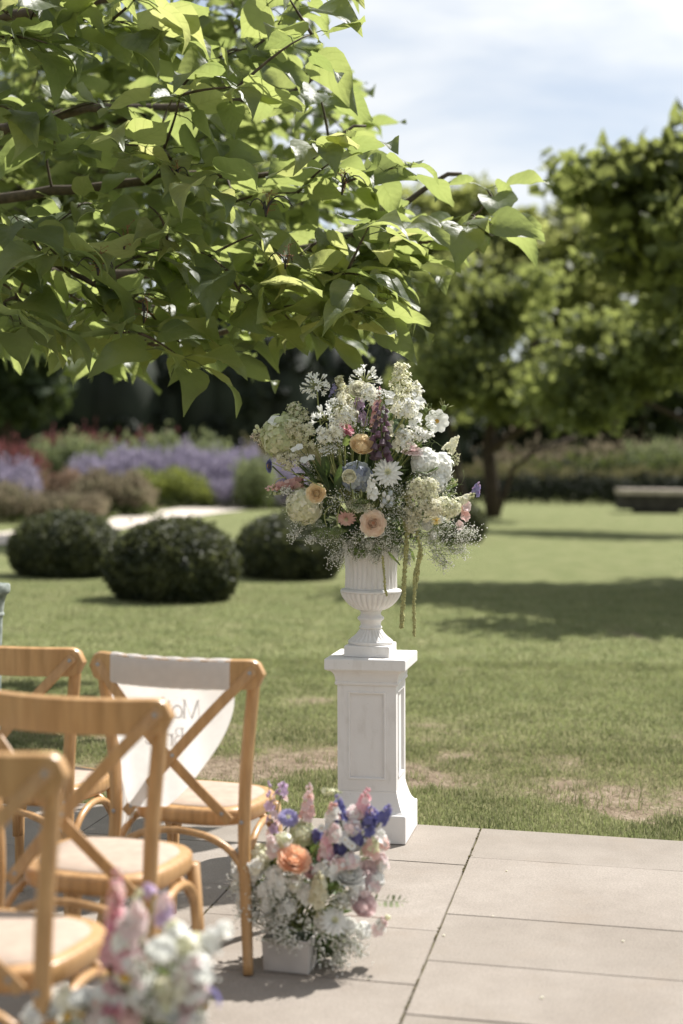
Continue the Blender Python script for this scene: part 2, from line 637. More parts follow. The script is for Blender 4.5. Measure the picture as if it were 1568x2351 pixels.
# terrace -----------------------------------------------------------
def stone_material():
    m, n, o = newmat('buff sandstone paving')
    f1 = noise_node(n, 1.7, 5)
    f2 = noise_node(n, 9, 6, rough=0.6)
    f3 = noise_node(n, 150, 5, rough=0.7)
    c = ramp(n, f1, [(0.3, (0.250, 0.221, 0.188)), (0.7, (0.306, 0.275, 0.239))])
    c = mixc(n, 1.0, c, ramp(n, f2, [(0.3, (0.93, 0.925, 0.92)), (0.7, (1.06, 1.06, 1.06))]), 'MULTIPLY')
    c = mixc(n, 1.0, c, ramp(n, f3, [(0.3, (0.74, 0.73, 0.72)), (0.7, (1.22, 1.22, 1.22))]), 'MULTIPLY')
    oi = n.nodes.new('ShaderNodeObjectInfo')
    c = mixc(n, 1.0, c, ramp(n, oi.outputs['Random'], [(0.0, (0.86, 0.85, 0.835)), (1.0, (1.08, 1.07, 1.075))]), 'MULTIPLY')
    stn = ramp(n, noise_node(n, 3.1, 6, rough=0.62), [(0.54, (0, 0, 0)), (0.72, (1, 1, 1))])
    c = mixc(n, mathn(n, 'MULTIPLY', stn, 0.42), c, (0.24, 0.195, 0.15))
    sp = ramp(n, noise_node(n, 55, 2), [(0.70, (0, 0, 0)), (0.76, (1, 1, 1))])
    c = mixc(n, mathn(n, 'MULTIPLY', sp, 0.25), c, (0.16, 0.13, 0.10))
    b = mathn(n, 'ADD', mathn(n, 'MULTIPLY', f2, 1.0), mathn(n, 'MULTIPLY', f3, 0.35))
    finish(n, o, c, 0.88, 0.25, b, 0.35, 0.004)
    return m


M_stone = stone_material()
M_joint = simple('mossy joint grit', (0.24, 0.19, 0.135), 0.95, 0.5, 60, 0.1, bump=0.8, bs=150, bd=0.01, hue=(0.15, 0.15, 0.06))


def terrace():
    mb = MB()
    V = [terr(-5.5, -1.5, -0.011), terr(5.5, -1.5, -0.011), terr(5.5, EDGE - 0.02, -0.011), terr(-5.5, EDGE - 0.02, -0.011)]
    V += [p + Vector((0, 0, -0.16)) for p in V]
    mb.add(V, [(0, 1, 2, 3), (0, 3, 7, 4), (3, 2, 6, 7), (2, 1, 5, 6), (1, 0, 4, 5)])
    t = mb.obj('terrace', M_joint, smooth=False)
    tag(t, 'buff stone paved terrace with narrow mossy joints', 'terrace', kind='structure')
    rr = random.Random(3)
    cols = [(-4.45, -3.66, None), (-3.66, -2.88, None), (-2.88, -2.1, None),
            (-2.1, -1.33, [5.27, 4.74, 4.12, 3.66, 3.02, 2.5]), (-1.33, -0.562, [5.184, 4.418, 3.94, 3.26, 2.74]),
            (-0.562, 0.335, [5.292, 4.595, 4.144, 3.72, 3.0, 2.5]), (0.335, 0.99, [5.30, 4.60, 4.15, 3.71, 3.0]),
            (0.99, 1.7, None), (1.7, 2.45, None)]
    for ci, (a0, a1, cuts) in enumerate(cols):
        if cuts is None:
            cuts, b = [], EDGE
            while b > 2.6:
                b -= rr.choice([0.45, 0.52, 0.70, 0.76])
                cuts.append(b)
        edges = [EDGE] + cuts
        while edges[-1] > 1.6:
            edges.append(edges[-1] - rr.choice([0.45, 0.6, 0.75]))
        for k in range(len(edges) - 1):
            b1, b0 = edges[k], edges[k + 1]
            ja, jb = 0.0030, 0.0021
            mb = MB()
            ca, cb = (a0 + a1) / 2, (b0 + b1) / 2
            ha, hb = (a1 - a0) / 2 - ja, (b1 - b0) / 2 - jb
            nx_ = 6
            # worn, slightly wavy rim: top face as a fan around a subdivided outline
            out = []
            for s, (p, q) in enumerate([((-1, -1), (1, -1)), ((1, -1), (1, 1)), ((1, 1), (-1, 1)), ((-1, 1), (-1, -1))]):
                for i in range(nx_):
                    f = i / nx_
                    x = p[0] + (q[0] - p[0]) * f
                    y = p[1] + (q[1] - p[1]) * f
                    out.append((x * ha + rr.uniform(-1, 1) * 0.0010, y * hb + rr.uniform(-1, 1) * 0.0009))
            z = rr.uniform(-0.0012, 0.0012)
            N = len(out)
            V = [(x * 0.996, y * 0.996, z) for x, y in out] + [(x, y, z - 0.004) for x, y in out] + [(x, y, -0.045) for x, y in out]
            F = [tuple(range(N))]
            for r_ in range(2):
                for i in range(N):
                    F.append((r_ * N + i, (r_ + 1) * N + i, (r_ + 1) * N + (i + 1) % N, r_ * N + (i + 1) % N))
            mb.add(V, F)
            o = mb.obj('paving_slab', M_stone, t, smooth=False)
            o.location = terr(ca, cb)
            o.rotation_euler = (0, 0, -TA)
    # moss and grit lying in the long joint
    mb = MB()
    g = random.Random(12)
    M_moss = simple('joint moss', (0.10, 0.105, 0.035), 0.95, 0.4, 200, 0.1, hue=(0.20, 0.16, 0.09))
    for jn in (-0.562, -1.33):
        for _ in range(520):
            b = g.uniform(3.2, EDGE)
            a = jn + g.gauss(0, 0.0035)
            if fbm(a, b, 3.1, 5.0, 2) < -0.06:
                continue
            mb.dot(terr(a, b, g.uniform(-0.006, 0.000)), g.uniform(0.0015, 0.0045))
    o = mb.obj('moss', M_moss, t)
    o['kind'] = 'stuff'
    # loose petals and crumbs dropped on the stones
    mb = MB()
    for (u, v) in [(1019, 2147), (903, 2066), (846, 2246), (868, 1990), (1132, 2103), (705, 2180), (1163, 1999), (852, 2072), (1244, 2290), (760, 2060), (1430, 2160)]:
        p = ground(u, v, 0.004)
        mb.ball(p, g.uniform(0.003, 0.006), 0, 6, 4, 0.5)
    o = mb.obj('fallen_petals', PM['cream'])
    tag(o, 'pale crumbs and petals fallen on the paving slabs', 'petals', kind='stuff')


terrace()

# gravel path through the borders ------------------------------------
M_path = simple('pale gravel', (0.56, 0.50, 0.43), 0.95, 0.12, 6, 0.1, bump=0.6, bs=30, bd=0.02)


def path():
    up = [(-260, 1243), (0, 1222), (130, 1205), (270, 1187), (420, 1165), (520, 1152), (610, 1143), (760, 1134)]
    lo = [(-260, 1270), (0, 1250), (130, 1233), (270, 1215), (420, 1189), (520, 1175), (610, 1165), (760, 1150)]
    V, F = [], []
    for a, b in zip(up, lo):
        V += [ground(a[0], a[1], -0.015), ground(b[0], b[1], -0.015)]
    for i in range(len(up) - 1):
        F.append((2 * i + 1, 2 * i + 3, 2 * i + 2, 2 * i))
    mb = MB()
    mb.add(V, F)
    o = mb.obj('path', M_path, smooth=False)
    tag(o, 'pale gravel path curving past the flower borders', 'path', kind='structure')


path()

# ------------------------------------------------------------------ foliage clouds
def diamonds(P, L_, W_, g, up=0.0, fold=0.25, nrm=None):
    """leaf-sized folded diamonds at points P: returns V (6n), F tri(4n)"""
    n = len(P)
    d = g.normal(size=(n, 3))
    d[:, 2] += up
    d /= np.linalg.norm(d, axis=1)[:, None]
    if nrm is None:
        q = g.normal(size=(n, 3))
    else:
        q = np.cross(d, nrm + g.normal(size=(n, 3)) * 0.55)
    s = np.cross(d, q)
    s = q - d * (q * d).sum(1)[:, None]
    s /= np.linalg.norm(s, axis=1)[:, None] + 1e-9
    t = np.cross(d, s)
    L_ = (L_ * (0.7 + 0.6 * g.random(n)))[:, None]
    W_ = (W_ * (0.7 + 0.6 * g.random(n)))[:, None]
    V = np.stack([P - d * L_ / 2, P + s * W_ / 2 - d * L_ * .1 + t * fold * W_, P + d * L_ / 2, P - s * W_ / 2 - d * L_ * .1 + t * fold * W_], 1)
    i = np.arange(n) * 4
    F = np.concatenate([np.stack([i, i + 1, i + 2], 1), np.stack([i, i + 2, i + 3], 1)])
    return V.reshape(-1, 3), F


def crown_points(blobs, n, g, clump=0.35, shell=0.55):
    """points in clumps through a set of ellipsoids (cx, cy, cz, rx, ry, rz)"""
    out = []
    vol = np.array([b[3] * b[4] * b[5] for b in blobs]) ** 0.67
    vol /= vol.sum()
    for b, f in zip(blobs, vol):
        k = max(8, int(n * f))
        nc = max(6, k // 55)
        d = g.normal(size=(nc, 3))
        d /= np.linalg.norm(d, axis=1)[:, None]
        r = shell + (1.02 - shell) * g.random(nc) ** 0.6
        c = d * r[:, None]
        own = g.integers(0, nc, k)
        p = c[own] * np.array(b[3:6]) + np.array(b[:3])
        sz = clump * (0.6 + 0.8 * g.random(nc))
        p += np.clip(g.normal(size=(k, 3)), -1.5, 1.5) * sz[own][:, None] * np.array([1, 1, 0.5]) 
        out.append(p)
    return np.concatenate(out)


def leafmat(name, c, tcol, trans=0.4, var=0.35, vs=1.2, rough=0.5):
    return simple(name, c, rough, var, vs, 0.35, trans, tcol)


M_bark = simple('dark bark', (0.060, 0.045, 0.034), 0.9, 0.4, 14, 0.2, bump=0.8, bs=40, bd=0.02)


def crown_obj(name, blobs, n, size, mat, parent, seed, clump=0.4, shell=0.5, up=-0.3, wid=0.7):
    g = np.random.default_rng(seed)
    P = crown_points(blobs, n, g, clump, shell)
    V, F = diamonds(P, size, size * wid, g, up)
    return link(name, npmesh(name, V, F, mat), parent)


def limb_tree(name, base, forks, blobs, n, size, mat, seed, label, cat='tree', group=None, clump=0.4, shell=0.5, r0=0.12):
    t = empty(name, base)
    tag(t, label, cat, group)
    b = Vector(base)
    mb = MB()
    for pts, r in forks:
        pp = [Vector(p) - b for p in pts]
        k = len(pp)
        mb.tube(pp, [r * (1 - 0.55 * i / (k - 1)) for i in range(k)], 8)
    mb.obj('trunk', M_bark, t)
    bl = [(x - b.x, y - b.y, z - b.z, rx, ry, rz) for x, y, z, rx, ry, rz in blobs]
    crown_obj('crown', bl, n, size, mat, t, seed, clump, shell)
    return t


M_far1 = leafmat('yellow green tree leaf', (0.110, 0.130, 0.050), (0.50, 0.53, 0.18), 0.52, vs=0.5)
M_far2 = leafmat('mid green tree leaf', (0.085, 0.108, 0.038), (0.42, 0.45, 0.13), 0.5, vs=0.6)
M_far3 = leafmat('dark tree leaf', (0.040, 0.060, 0.022), (0.09, 0.12, 0.03), 0.3, vs=0.6)
M_yew = leafmat('yew needle', (0.018, 0.026, 0.014), (0.02, 0.03, 0.01), 0.1, vs=0.5, rough=0.7)
M_cat = leafmat('catalpa leaf far', (0.075, 0.100, 0.036), (0.33, 0.37, 0.105), 0.48, vs=0.8)


def far_blobs(u, v, d, ru, rv, rd=None, k=5, seed=0):
    """an uneven crown: several ellipsoids around the photo position, at depth d (pixels for radii)"""
    g = random.Random(seed)
    c = at(u, v, d)
    s = d / FPX
    rd = rd or ru
    out = [(c.x, c.y, c.z, ru * s * 0.62, rd * s * 0.62, rv * s * 0.66)]
    k = int(k * 2.2)
    for _ in range(k):
        a = g.uniform(0, 2 * PI)
        e = g.uniform(-0.6, 1.0)
        f = g.uniform(0.22, 0.42)
        out.append((c.x + math.cos(a) * ru * s * 0.80, c.y + math.sin(a) * rd * s * 0.7, c.z + e * rv * s * 0.80, ru * s * f * 1.25, rd * s * f * 1.25, rv * s * f * 0.62))
    return out


# small catalpa whose dark stems stand right of the bouquet
b0 = ground(1132, 1188)
d0 = b0.y
limb_tree('catalpa_tree', b0,
          [([b0, at(1128, 1110, d0), at(1122, 1035, d0), at(1128, 960, d0), at(1112, 860, d0), at(1100, 740, d0)], 0.26),
           ([at(1122, 1035, d0), at(1160, 1010, d0 - 0.5), at(1230, 965, d0 - 1), at(1300, 900, d0 - 1)], 0.15),
           ([b0 + Vector((0.1, 0, 0.05)), at(1160, 1130, d0), at(1178, 1075, d0), at(1225, 1040, d0), at(1330, 1000, d0)], 0.10),
           ([at(1072, 1180, d0 + 0.5), at(1050, 1090, d0 + 0.5), at(1040, 1000, d0 + 0.5), at(1010, 900, d0)], 0.13),
           ([at(1128, 960, d0), at(1060, 880, d0), at(980, 800, d0)], 0.11)],
          far_blobs(1070, 830, d0, 170, 150, 150, 3, 1) + far_blobs(1190, 900, d0 - 1, 150, 100, 130, 2, 2) + far_blobs(960, 900, d0 + 1, 110, 90, 110, 2, 4) + far_blobs(1090, 700, d0, 150, 90, 120, 2, 5),
          9000, 0.27, M_cat, 11, 'dark stemmed catalpa standing on the lawn directly right of the bouquet', r0=0.2, clump=0.42)

# big catalpa leaning in from the right
b1 = ground(1830, 1330)
d1 = b1.y
limb_tree('catalpa_tree', b1,
          [([b1, at(1815, 1150, d1), at(1800, 950, d1), at(1760, 760, d1), at(1700, 560, d1)], 0.17),
           ([at(1800, 950, d1), at(1700, 800, d1), at(1600, 660, d1), at(1540, 560, d1)], 0.08),
           ([at(1760, 760, d1), at(1600, 640, d1), at(1480, 520, d1), at(1400, 440, d1)], 0.08)],
          far_blobs(1600, 490, d1, 235, 180, 190, 6, 3) + far_blobs(1840, 700, d1, 260, 330, 260, 4, 8) + far_blobs(2040, 520, d1 - 3.2, 330, 330, 240, 4, 9) + far_blobs(1900, 560, d1 - 1.5, 300, 300, 240, 5, 10),
          24000, 0.25, M_cat, 12, 'big leafy catalpa whose drooping branches reach in at the right edge', clump=0.36)

# open catalpa standing between the small one and the big one
b2 = at(1660, 1180, 35)
b2.z = -0.03
limb_tree('catalpa_tree', b2, [([b2, at(1655, 1080, 35), at(1640, 950, 35), at(1560, 820, 35), at(1440, 740, 35)], 0.16), ([at(1645, 1000, 35), at(1500, 930, 35), at(1380, 890, 35)], 0.08)],
          far_blobs(1450, 810, 35, 200, 130, 150, 5, 71) + far_blobs(1620, 760, 35, 170, 130, 170, 4, 72) + far_blobs(1380, 930, 35, 120, 90, 70, 3, 73),
          8500, 0.26, M_cat, 74, 'open spreading catalpa between the bouquet side catalpa and the right edge', clump=0.40)

# far trees closing the view
spec = [(1235, 610, 96, 190, 215, M_far1, 21, 'tall yellow green tree with rounded top rising behind the catalpa stems'),
        (1040, 640, 100, 180, 200, M_far2, 22, 'mid green tree behind the tip of the overhanging branch'),
        (1420, 740, 98, 180, 200, M_far1, 23, 'yellowish tree filling the gap before the right edge catalpa'),
        (1610, 700, 104, 190, 240, M_far2, 24, 'green tree far behind the right edge catalpa'),
        (830, 720, 106, 190, 220, M_far3, 25, 'dark tree far behind the upper half of the bouquet'),
        (1130, 900, 112, 330, 130, M_far3, 26, 'low dark thicket under the far trees right of the bouquet'),
        (1480, 920, 112, 330, 110, M_far3, 27, 'low dark thicket behind the right hand flower border'),
        (20, 870, 62, 60, 110, M_far3, 28, 'olive tree at the left edge behind the red flowers')]
for (u, v, d, ru, rv, m_, sd, lab) in spec:
    base = at(u, 1100, d)
    base.z = -0.03
    limb_tree('garden_tree', base, [([base, at(u - 8, v + rv * 0.6, d), at(u + 6, v, d)], 0.3)],
              far_blobs(u, v, d, ru, rv, ru * 0.7, 6, sd), 6000, 0.72, m_, sd, lab, group='trees closing the view', clump=0.8, shell=0.45)


# broad catalpa further back on the left, seen through the gaps of the near one
b3 = at(-420, 1150, 30)
b3.z = -0.03
limb_tree('catalpa_tree', b3, [([b3, at(-410, 900, 30), at(-330, 650, 30), at(-100, 480, 30), at(200, 380, 30)], 0.22), ([at(-410, 880, 30), at(-150, 740, 30), at(250, 640, 30), at(480, 560, 30)], 0.11)],
          far_blobs(230, 380, 30, 430, 300, 400, 5, 61) + far_blobs(480, 560, 30, 230, 200, 230, 3, 62) + far_blobs(60, 640, 30, 260, 200, 200, 3, 63),
          15000, 0.27, M_cat, 64, 'shaded catalpa further back at the left, showing only between the near leaves', clump=0.45, shell=0.3)


# tall dark yews behind the left border
def yew(u0, u1, vt, d, seed, label):
    g = np.random.default_rng(seed)
    a, b = at(u0, vt, d), at(u1, vt, d)
    blobs = []
    n = 6
    for i in range(n):
        c = a.lerp(b, (i + 0.5) / n)
        h = c.z * (0.86 + 0.26 * g.random())
        blobs.append((c.x, c.y, h * 0.5, (b.x - a.x) / n * 1.15, 2.0 + 0.8 * g.random(), h * 0.52))
    t = empty('yew_tree', ((a.x + b.x) / 2, d, -0.03))
    tag(t, label, 'tree', 'dark yews behind the flower border')
    off = Vector(t.location)
    bl = [(x - off.x, y - off.y, z - off.z, p, q, r) for x, y, z, p, q, r in blobs]
    crown_obj('crown', bl, 9000, 0.5, M_yew, t, seed, 0.35, 0.8)
    mb = MB()
    for (x, y, z, p, q, r) in bl:                    # the dense dark inside of the tree
        mb.ball((x, y, z), 1.0, n=12, m=8, T=Matrix.Translation((x, y, z)) @ Matrix.Diagonal((p * .93, q * .93, r * .97, 1)) @ Matrix.Translation((-x, -y, -z)))
    mb.obj('inner_growth', M_yew, t)


yew(-160, 330, 770, 70, 31, 'tall dark yew behind the red flowers at the left')
yew(300, 700, 740, 72, 32, 'tall dark yew behind the lavender, beneath the overhanging leaves')
yew(660, 1050, 800, 74, 33, 'tall dark yew directly behind the bouquet')
yew(1000, 1340, 850, 116, 34, 'dark yew far behind the stems of the small catalpa')
yew(1290, 1760, 830, 118, 35, 'dark yew far behind the stone bench at the right')

# ------------------------------------------------------------------ clipped bushes
M_box = simple('clipped yew foliage', (0.044, 0.060, 0.028), 0.55, 0.45, 5, 0.3, 0.25, (0.15, 0.165, 0.06), hue=(0.095, 0.102, 0.046))
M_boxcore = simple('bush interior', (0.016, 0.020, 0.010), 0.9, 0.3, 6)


def topiary(u, vb, w_px, h_px, label, seed):
    p = ground(u, vb)
    s = p.y / FPX
    R, H = w_px * s / 2, h_px * s
    c = Vector((p.x, p.y + R * 0.8, -0.03))
    t = empty('topiary_bush', c)
    tag(t, label, 'bush', 'clipped dome bushes on the lawn')
    g = np.random.default_rng(seed)
    n = 9000
    th = g.random(n) * 2 * PI
    zz = g.random(n) * 1.0
    # flattened dome, widest at 40 % of its height
    ph = np.arccos(np.clip(1 - 1.62 * zz, -1, 1))
    rr = np.sin(ph)
    hz = H * (0.40 + 0.60 * np.cos(ph))
    hz = np.where(np.cos(ph) < 0, H * (0.40 + 0.64 * np.cos(ph)), hz)
    lump = 1 + 0.035 * np.sin(th * 2 + seed * 1.7) + 0.03 * np.sin(th * 3 + seed + hz * 3) + 0.025 * np.sin(th * 5 + seed) + 0.02 * np.sin(th * 11 + hz * 9)
    jit = 1 + g.normal(size=n) * 0.022 + 0.09 * (g.random(n) < 0.012)
    P = np.stack([R * rr * lump * jit * np.cos(th), R * rr * lump * jit * np.sin(th), np.maximum(hz * jit, 0.02)], 1)
    N = np.stack([rr * np.cos(th), rr * np.sin(th), np.cos(ph)], 1)
    V, F = diamonds(P, 0.075, 0.045, g, 0.0, 0.25, N)
    link('foliage', npmesh('foliage', V, F, M_box), t)
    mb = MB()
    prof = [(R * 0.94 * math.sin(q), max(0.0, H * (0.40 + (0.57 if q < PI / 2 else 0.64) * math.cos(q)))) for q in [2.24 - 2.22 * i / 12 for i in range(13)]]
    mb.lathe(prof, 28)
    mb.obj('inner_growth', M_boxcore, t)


topiary(387, 1378, 300, 186, 'nearest clipped dome bush, in the middle of the left lawn', 41)
topiary(132, 1322, 248, 148, 'clipped dome bush at the far left of the lawn', 42)
topiary(662, 1326, 262, 148, 'clipped dome bush partly hidden behind the urn', 43)
topiary(1062, 1243, 112, 92, 'small clipped dome bush showing at the right of the bouquet', 44)

# ------------------------------------------------------------------ flower borders
g_b = np.random.default_rng(77)
M_lavf = simple('lavender flower', (0.31, 0.275, 0.37), 0.8, 0.25, 1.5, 0.1, 0.3, (0.40, 0.36, 0.46), hue=(0.37, 0.33, 0.42))
M_lavs = simple('grey green stalks', (0.15, 0.17, 0.10), 0.7, 0.3, 3, 0.2, 0.3)
M_redf = simple('crimson flower', (0.22, 0.085, 0.085), 0.8, 0.35, 2, 0.1, 0.25, (0.27, 0.11, 0.10))
M_coral = simple('coral flower', (0.25, 0.185, 0.13), 0.8, 0.35, 2, 0.1, 0.25, (0.33, 0.22, 0.15))
M_pinkg = simple('pinkish seed heads', (0.27, 0.215, 0.155), 0.8, 0.3, 2, 0.1, 0.35, (0.33, 0.27, 0.185), hue=(0.21, 0.22, 0.125))
M_lime = simple('lime leaf', (0.15, 0.18, 0.045), 0.6, 0.3, 2, 0.2, 0.4, (0.30, 0.33, 0.075))
M_sage = simple('sage leaf', (0.19, 0.22, 0.12), 0.7, 0.3, 2, 0.2, 0.35, (0.30, 0.34, 0.15))
M_mid = simple('border leaf', (0.075, 0.10, 0.035), 0.6, 0.4, 2, 0.2, 0.35, (0.17, 0.21, 0.05))
M_olive = simple('olive seed heads', (0.19, 0.175, 0.085), 0.8, 0.35, 2, 0.1, 0.35)
M_hedge = simple('low dark hedge leaf', (0.020, 0.026, 0.014), 0.7, 0.35, 2, 0.2, 0.1)


def mound(name, label, cat, pts, width_m, mats, n, leaf, spike=0.4, kind='stuff', flower_from=0.55, group=None):
    """planting along a line of (u, v_top, distance): leafy base with upright flower spikes"""
    V_, F_, M_ = [], [], []
    base = 0
    P = [at(u, vt, d) for u, vt, d in pts]
    seg = [(P[i + 1] - P[i]).length for i in range(len(P) - 1)]
    tot = sum(seg) or 1
    for i in range(len(P) - 1):
        k = max(20, int(n * seg[i] / tot))
        t = g_b.random(k)
        a, b = np.array(P[i]), np.array(P[i + 1])
        c = a + (b - a) * t[:, None]
        off = (g_b.random(k) * 2 - 1)
        lump = 0.86 + 0.05 * np.sin(c[:, 0] * 2.3 + i) + 0.05 * np.sin(c[:, 0] * 5.1 + off * 3) + 0.09 * g_b.normal(size=k)
        top = c[:, 2] * lump * np.sqrt(np.clip(1 - 0.55 * off ** 2, 0.1, 1)) * 1.12
        h = g_b.random(k) ** 0.6
        q = np.stack([c[:, 0] + g_b.normal(size=k) * 0.08, c[:, 1] + off * width_m, np.maximum(top * h, 0.03)], 1)
        fl = (h > flower_from + 0.1 * g_b.normal(size=k)).astype(int)
        v1, f1 = diamonds(q, leaf, leaf * 0.5, g_b, 1.0 + spike * 3)
        V_.append(v1)
        F_.append(f1 + base)
        M_.append(np.concatenate([fl, fl]))
        base += len(v1)
    o = link(name, npmesh(name, np.concatenate(V_), np.concatenate(F_), mats, np.concatenate(M_)))
    tag(o, label, cat, group, kind)
    return o


mound('lavender', 'drift of violet lavender at the left edge', 'lavender', [(-120, 1045, 38), (10, 1048, 38), (75, 1075, 38)], 1.2, [M_lavs, M_lavf], 4200, 0.16, 0.8, flower_from=0.3)
mound('lavender', 'broad sweep of violet lavender behind the lime shrub', 'lavender', [(170, 1056, 52), (260, 1036, 53), (330, 1029, 53), (450, 1028, 53), (560, 1036, 53), (640, 1052, 52), (700, 1070, 51)], 2.0, [M_lavs, M_lavf], 13000, 0.2, 0.8, flower_from=0.2)
mound('red_flowers', 'crimson flower spikes behind the left edge lavender', 'flowers', [(-60, 1020, 44), (40, 1020, 44), (105, 1040, 44)], 1.0, [M_mid, M_redf], 2600, 0.18, 0.8, flower_from=0.72)
mound('red_flowers', 'thin line of crimson flowers against the dark yews', 'flowers', [(95, 992, 60), (190, 992, 60), (300, 1000, 60), (430, 1000, 60)], 0.8, [M_mid, M_redf], 2600, 0.26, 0.8, flower_from=0.72)
mound('pale_shrub', 'pale sage green shrub below the thin line of crimson flowers', 'shrub', [(70, 1016, 57), (150, 1006, 57), (230, 1012, 57), (320, 1020, 57)], 1.2, [M_mid, M_sage], 4200, 0.26, 0.1, 'thing', flower_from=0.55)
mound('pale_shrub', 'rounded sage green shrub in front of the middle yew', 'shrub', [(330, 1008, 59), (400, 1002, 59), (470, 1006, 59), (530, 1022, 59)], 1.2, [M_mid, M_sage], 4200, 0.26, 0.1, 'thing', flower_from=0.5)
mound('bronze_shrub', 'dull bronze shrub showing left of the bouquet over the lavender', 'shrub', [(560, 1012, 62), (620, 1016, 62), (700, 1022, 62), (760, 1022, 62)], 1.2, [M_mid, M_olive], 2800, 0.26, 0.2, 'thing', flower_from=0.5)
mound('ornamental_grass', 'coral pink flowered clump behind the two left dome bushes', 'flowers', [(80, 1090, 43), (150, 1084, 43), (200, 1100, 43)], 1.0, [M_mid, M_coral], 3000, 0.18, 0.8, flower_from=0.6)
mound('ornamental_grass', 'pinkish feathery grass beside the lime shrub', 'grass', [(180, 1105, 41), (240, 1082, 41), (300, 1084, 41), (345, 1120, 41)], 0.9, [M_mid, M_pinkg], 4600, 0.17, 0.9, flower_from=0.42)
mound('ornamental_grass', 'pinkish feathery grass at the far left above the dome bush', 'grass', [(-120, 1110, 35.5), (0, 1108, 35.5), (70, 1130, 35.5), (150, 1128, 35.5), (240, 1140, 36)], 0.9, [M_mid, M_pinkg], 4600, 0.16, 0.9, flower_from=0.3)
mound('lime_shrub', 'bright lime green low shrub beside the gravel path', 'shrub', [(285, 1100, 50), (330, 1078, 50), (400, 1078, 50), (460, 1092, 50), (495, 1125, 50)], 1.1, [M_mid, M_lime], 5200, 0.17, 0.1, 'thing', flower_from=0.42)
mound('sage_clump', 'soft grey green clump breaking the sweep of lavender', 'shrub', [(545, 1062, 49), (585, 1050, 49), (625, 1066, 49)], 0.8, [M_mid, M_sage], 1800, 0.2, 0.3, 'thing', flower_from=0.4)
mound('lavender', 'low lavender tuft between the lime shrub and the path', 'lavender', [(480, 1110, 50), (540, 1092, 50), (600, 1095, 50), (640, 1105, 50)], 0.8, [M_lavs, M_lavf], 2600, 0.18, 0.8, flower_from=0.35)
# right hand border
mound('low_hedge', 'low dark clipped hedge along the far edge of the right lawn', 'hedge', [(1030, 1098, 62), (1200, 1090, 62), (1380, 1092, 62), (1560, 1092, 62), (1800, 1092, 62)], 0.9, [M_hedge, M_hedge], 9000, 0.2, 0.0, 'thing')
mound('seed_heads', 'olive and buff seed heads rising behind the low dark hedge', 'flowers', [(1040, 1075, 66), (1200, 1066, 66), (1330, 1080, 66), (1480, 1072, 66), (1700, 1075, 66)], 1.0, [M_mid, M_olive], 5200, 0.22, 0.7, flower_from=0.6)
mound('low_hedge', 'second dark hedge higher up behind the seed heads', 'hedge', [(1190, 1062, 70), (1300, 1044, 70), (1420, 1040, 70), (1560, 1046, 70), (1750, 1046, 70)], 0.9, [M_hedge, M_mid], 6500, 0.22, 0.0, 'thing', flower_from=0.85)
mound('rusty_flowers', 'rusty pink flowers at the back of the right border', 'flowers', [(1030, 1032, 76), (1180, 1024, 76), (1300, 1022, 76), (1420, 1012, 76), (1600, 1018, 76)], 1.2, [M_mid, M_pinkg], 5200, 0.26, 0.7, flower_from=0.7)
mound('bright_shrub', 'bright green shrub at the right edge of the back border', 'shrub', [(1440, 1022, 73), (1500, 1012, 73), (1570, 1018, 73), (1680, 1020, 73)], 1.0, [M_mid, M_sage], 3600, 0.24, 0.2, 'thing', flower_from=0.4)

# stone topped bench block at the far right -------------------------
M_slabtop = simple('worn pale stone top', (0.46, 0.40, 0.34), 0.85, 0.15, 4, 0.2, bump=0.3, bs=40)
M_dkstone = simple('dark weathered stone', (0.055, 0.050, 0.042), 0.9, 0.3, 4, 0.2, bump=0.4, bs=30)


def bench():
    p = ground(1430, 1176)
    d = p.y
    s = d / FPX
    t = empty('stone_bench', (p.x, d, -0.03))
    tag(t, 'low dark stone bench with a pale worn top at the right edge', 'bench')
    wd = 330 * s
    ht = 1.459 - (1121 - 1081) * s
    mb = MB()
    mb.box((0, 0, ht - 0.20), (wd, 1.6, ht))
    mb.obj('top', M_slabtop, t, False, 0.02)
    mb = MB()
    mb.box((0.02, 0.06, 0.12), (wd - .02, 1.5, ht - 0.203))
    mb.obj('body', M_dkstone, t, False, 0.02)
    for x in (0.6, wd - 2.0):
        mb = MB()
        mb.box((x, 0.10, 0.0), (x + 1.4, 1.4, 0.117))
        mb.obj('foot', M_dkstone, t, False, 0.02)


bench()

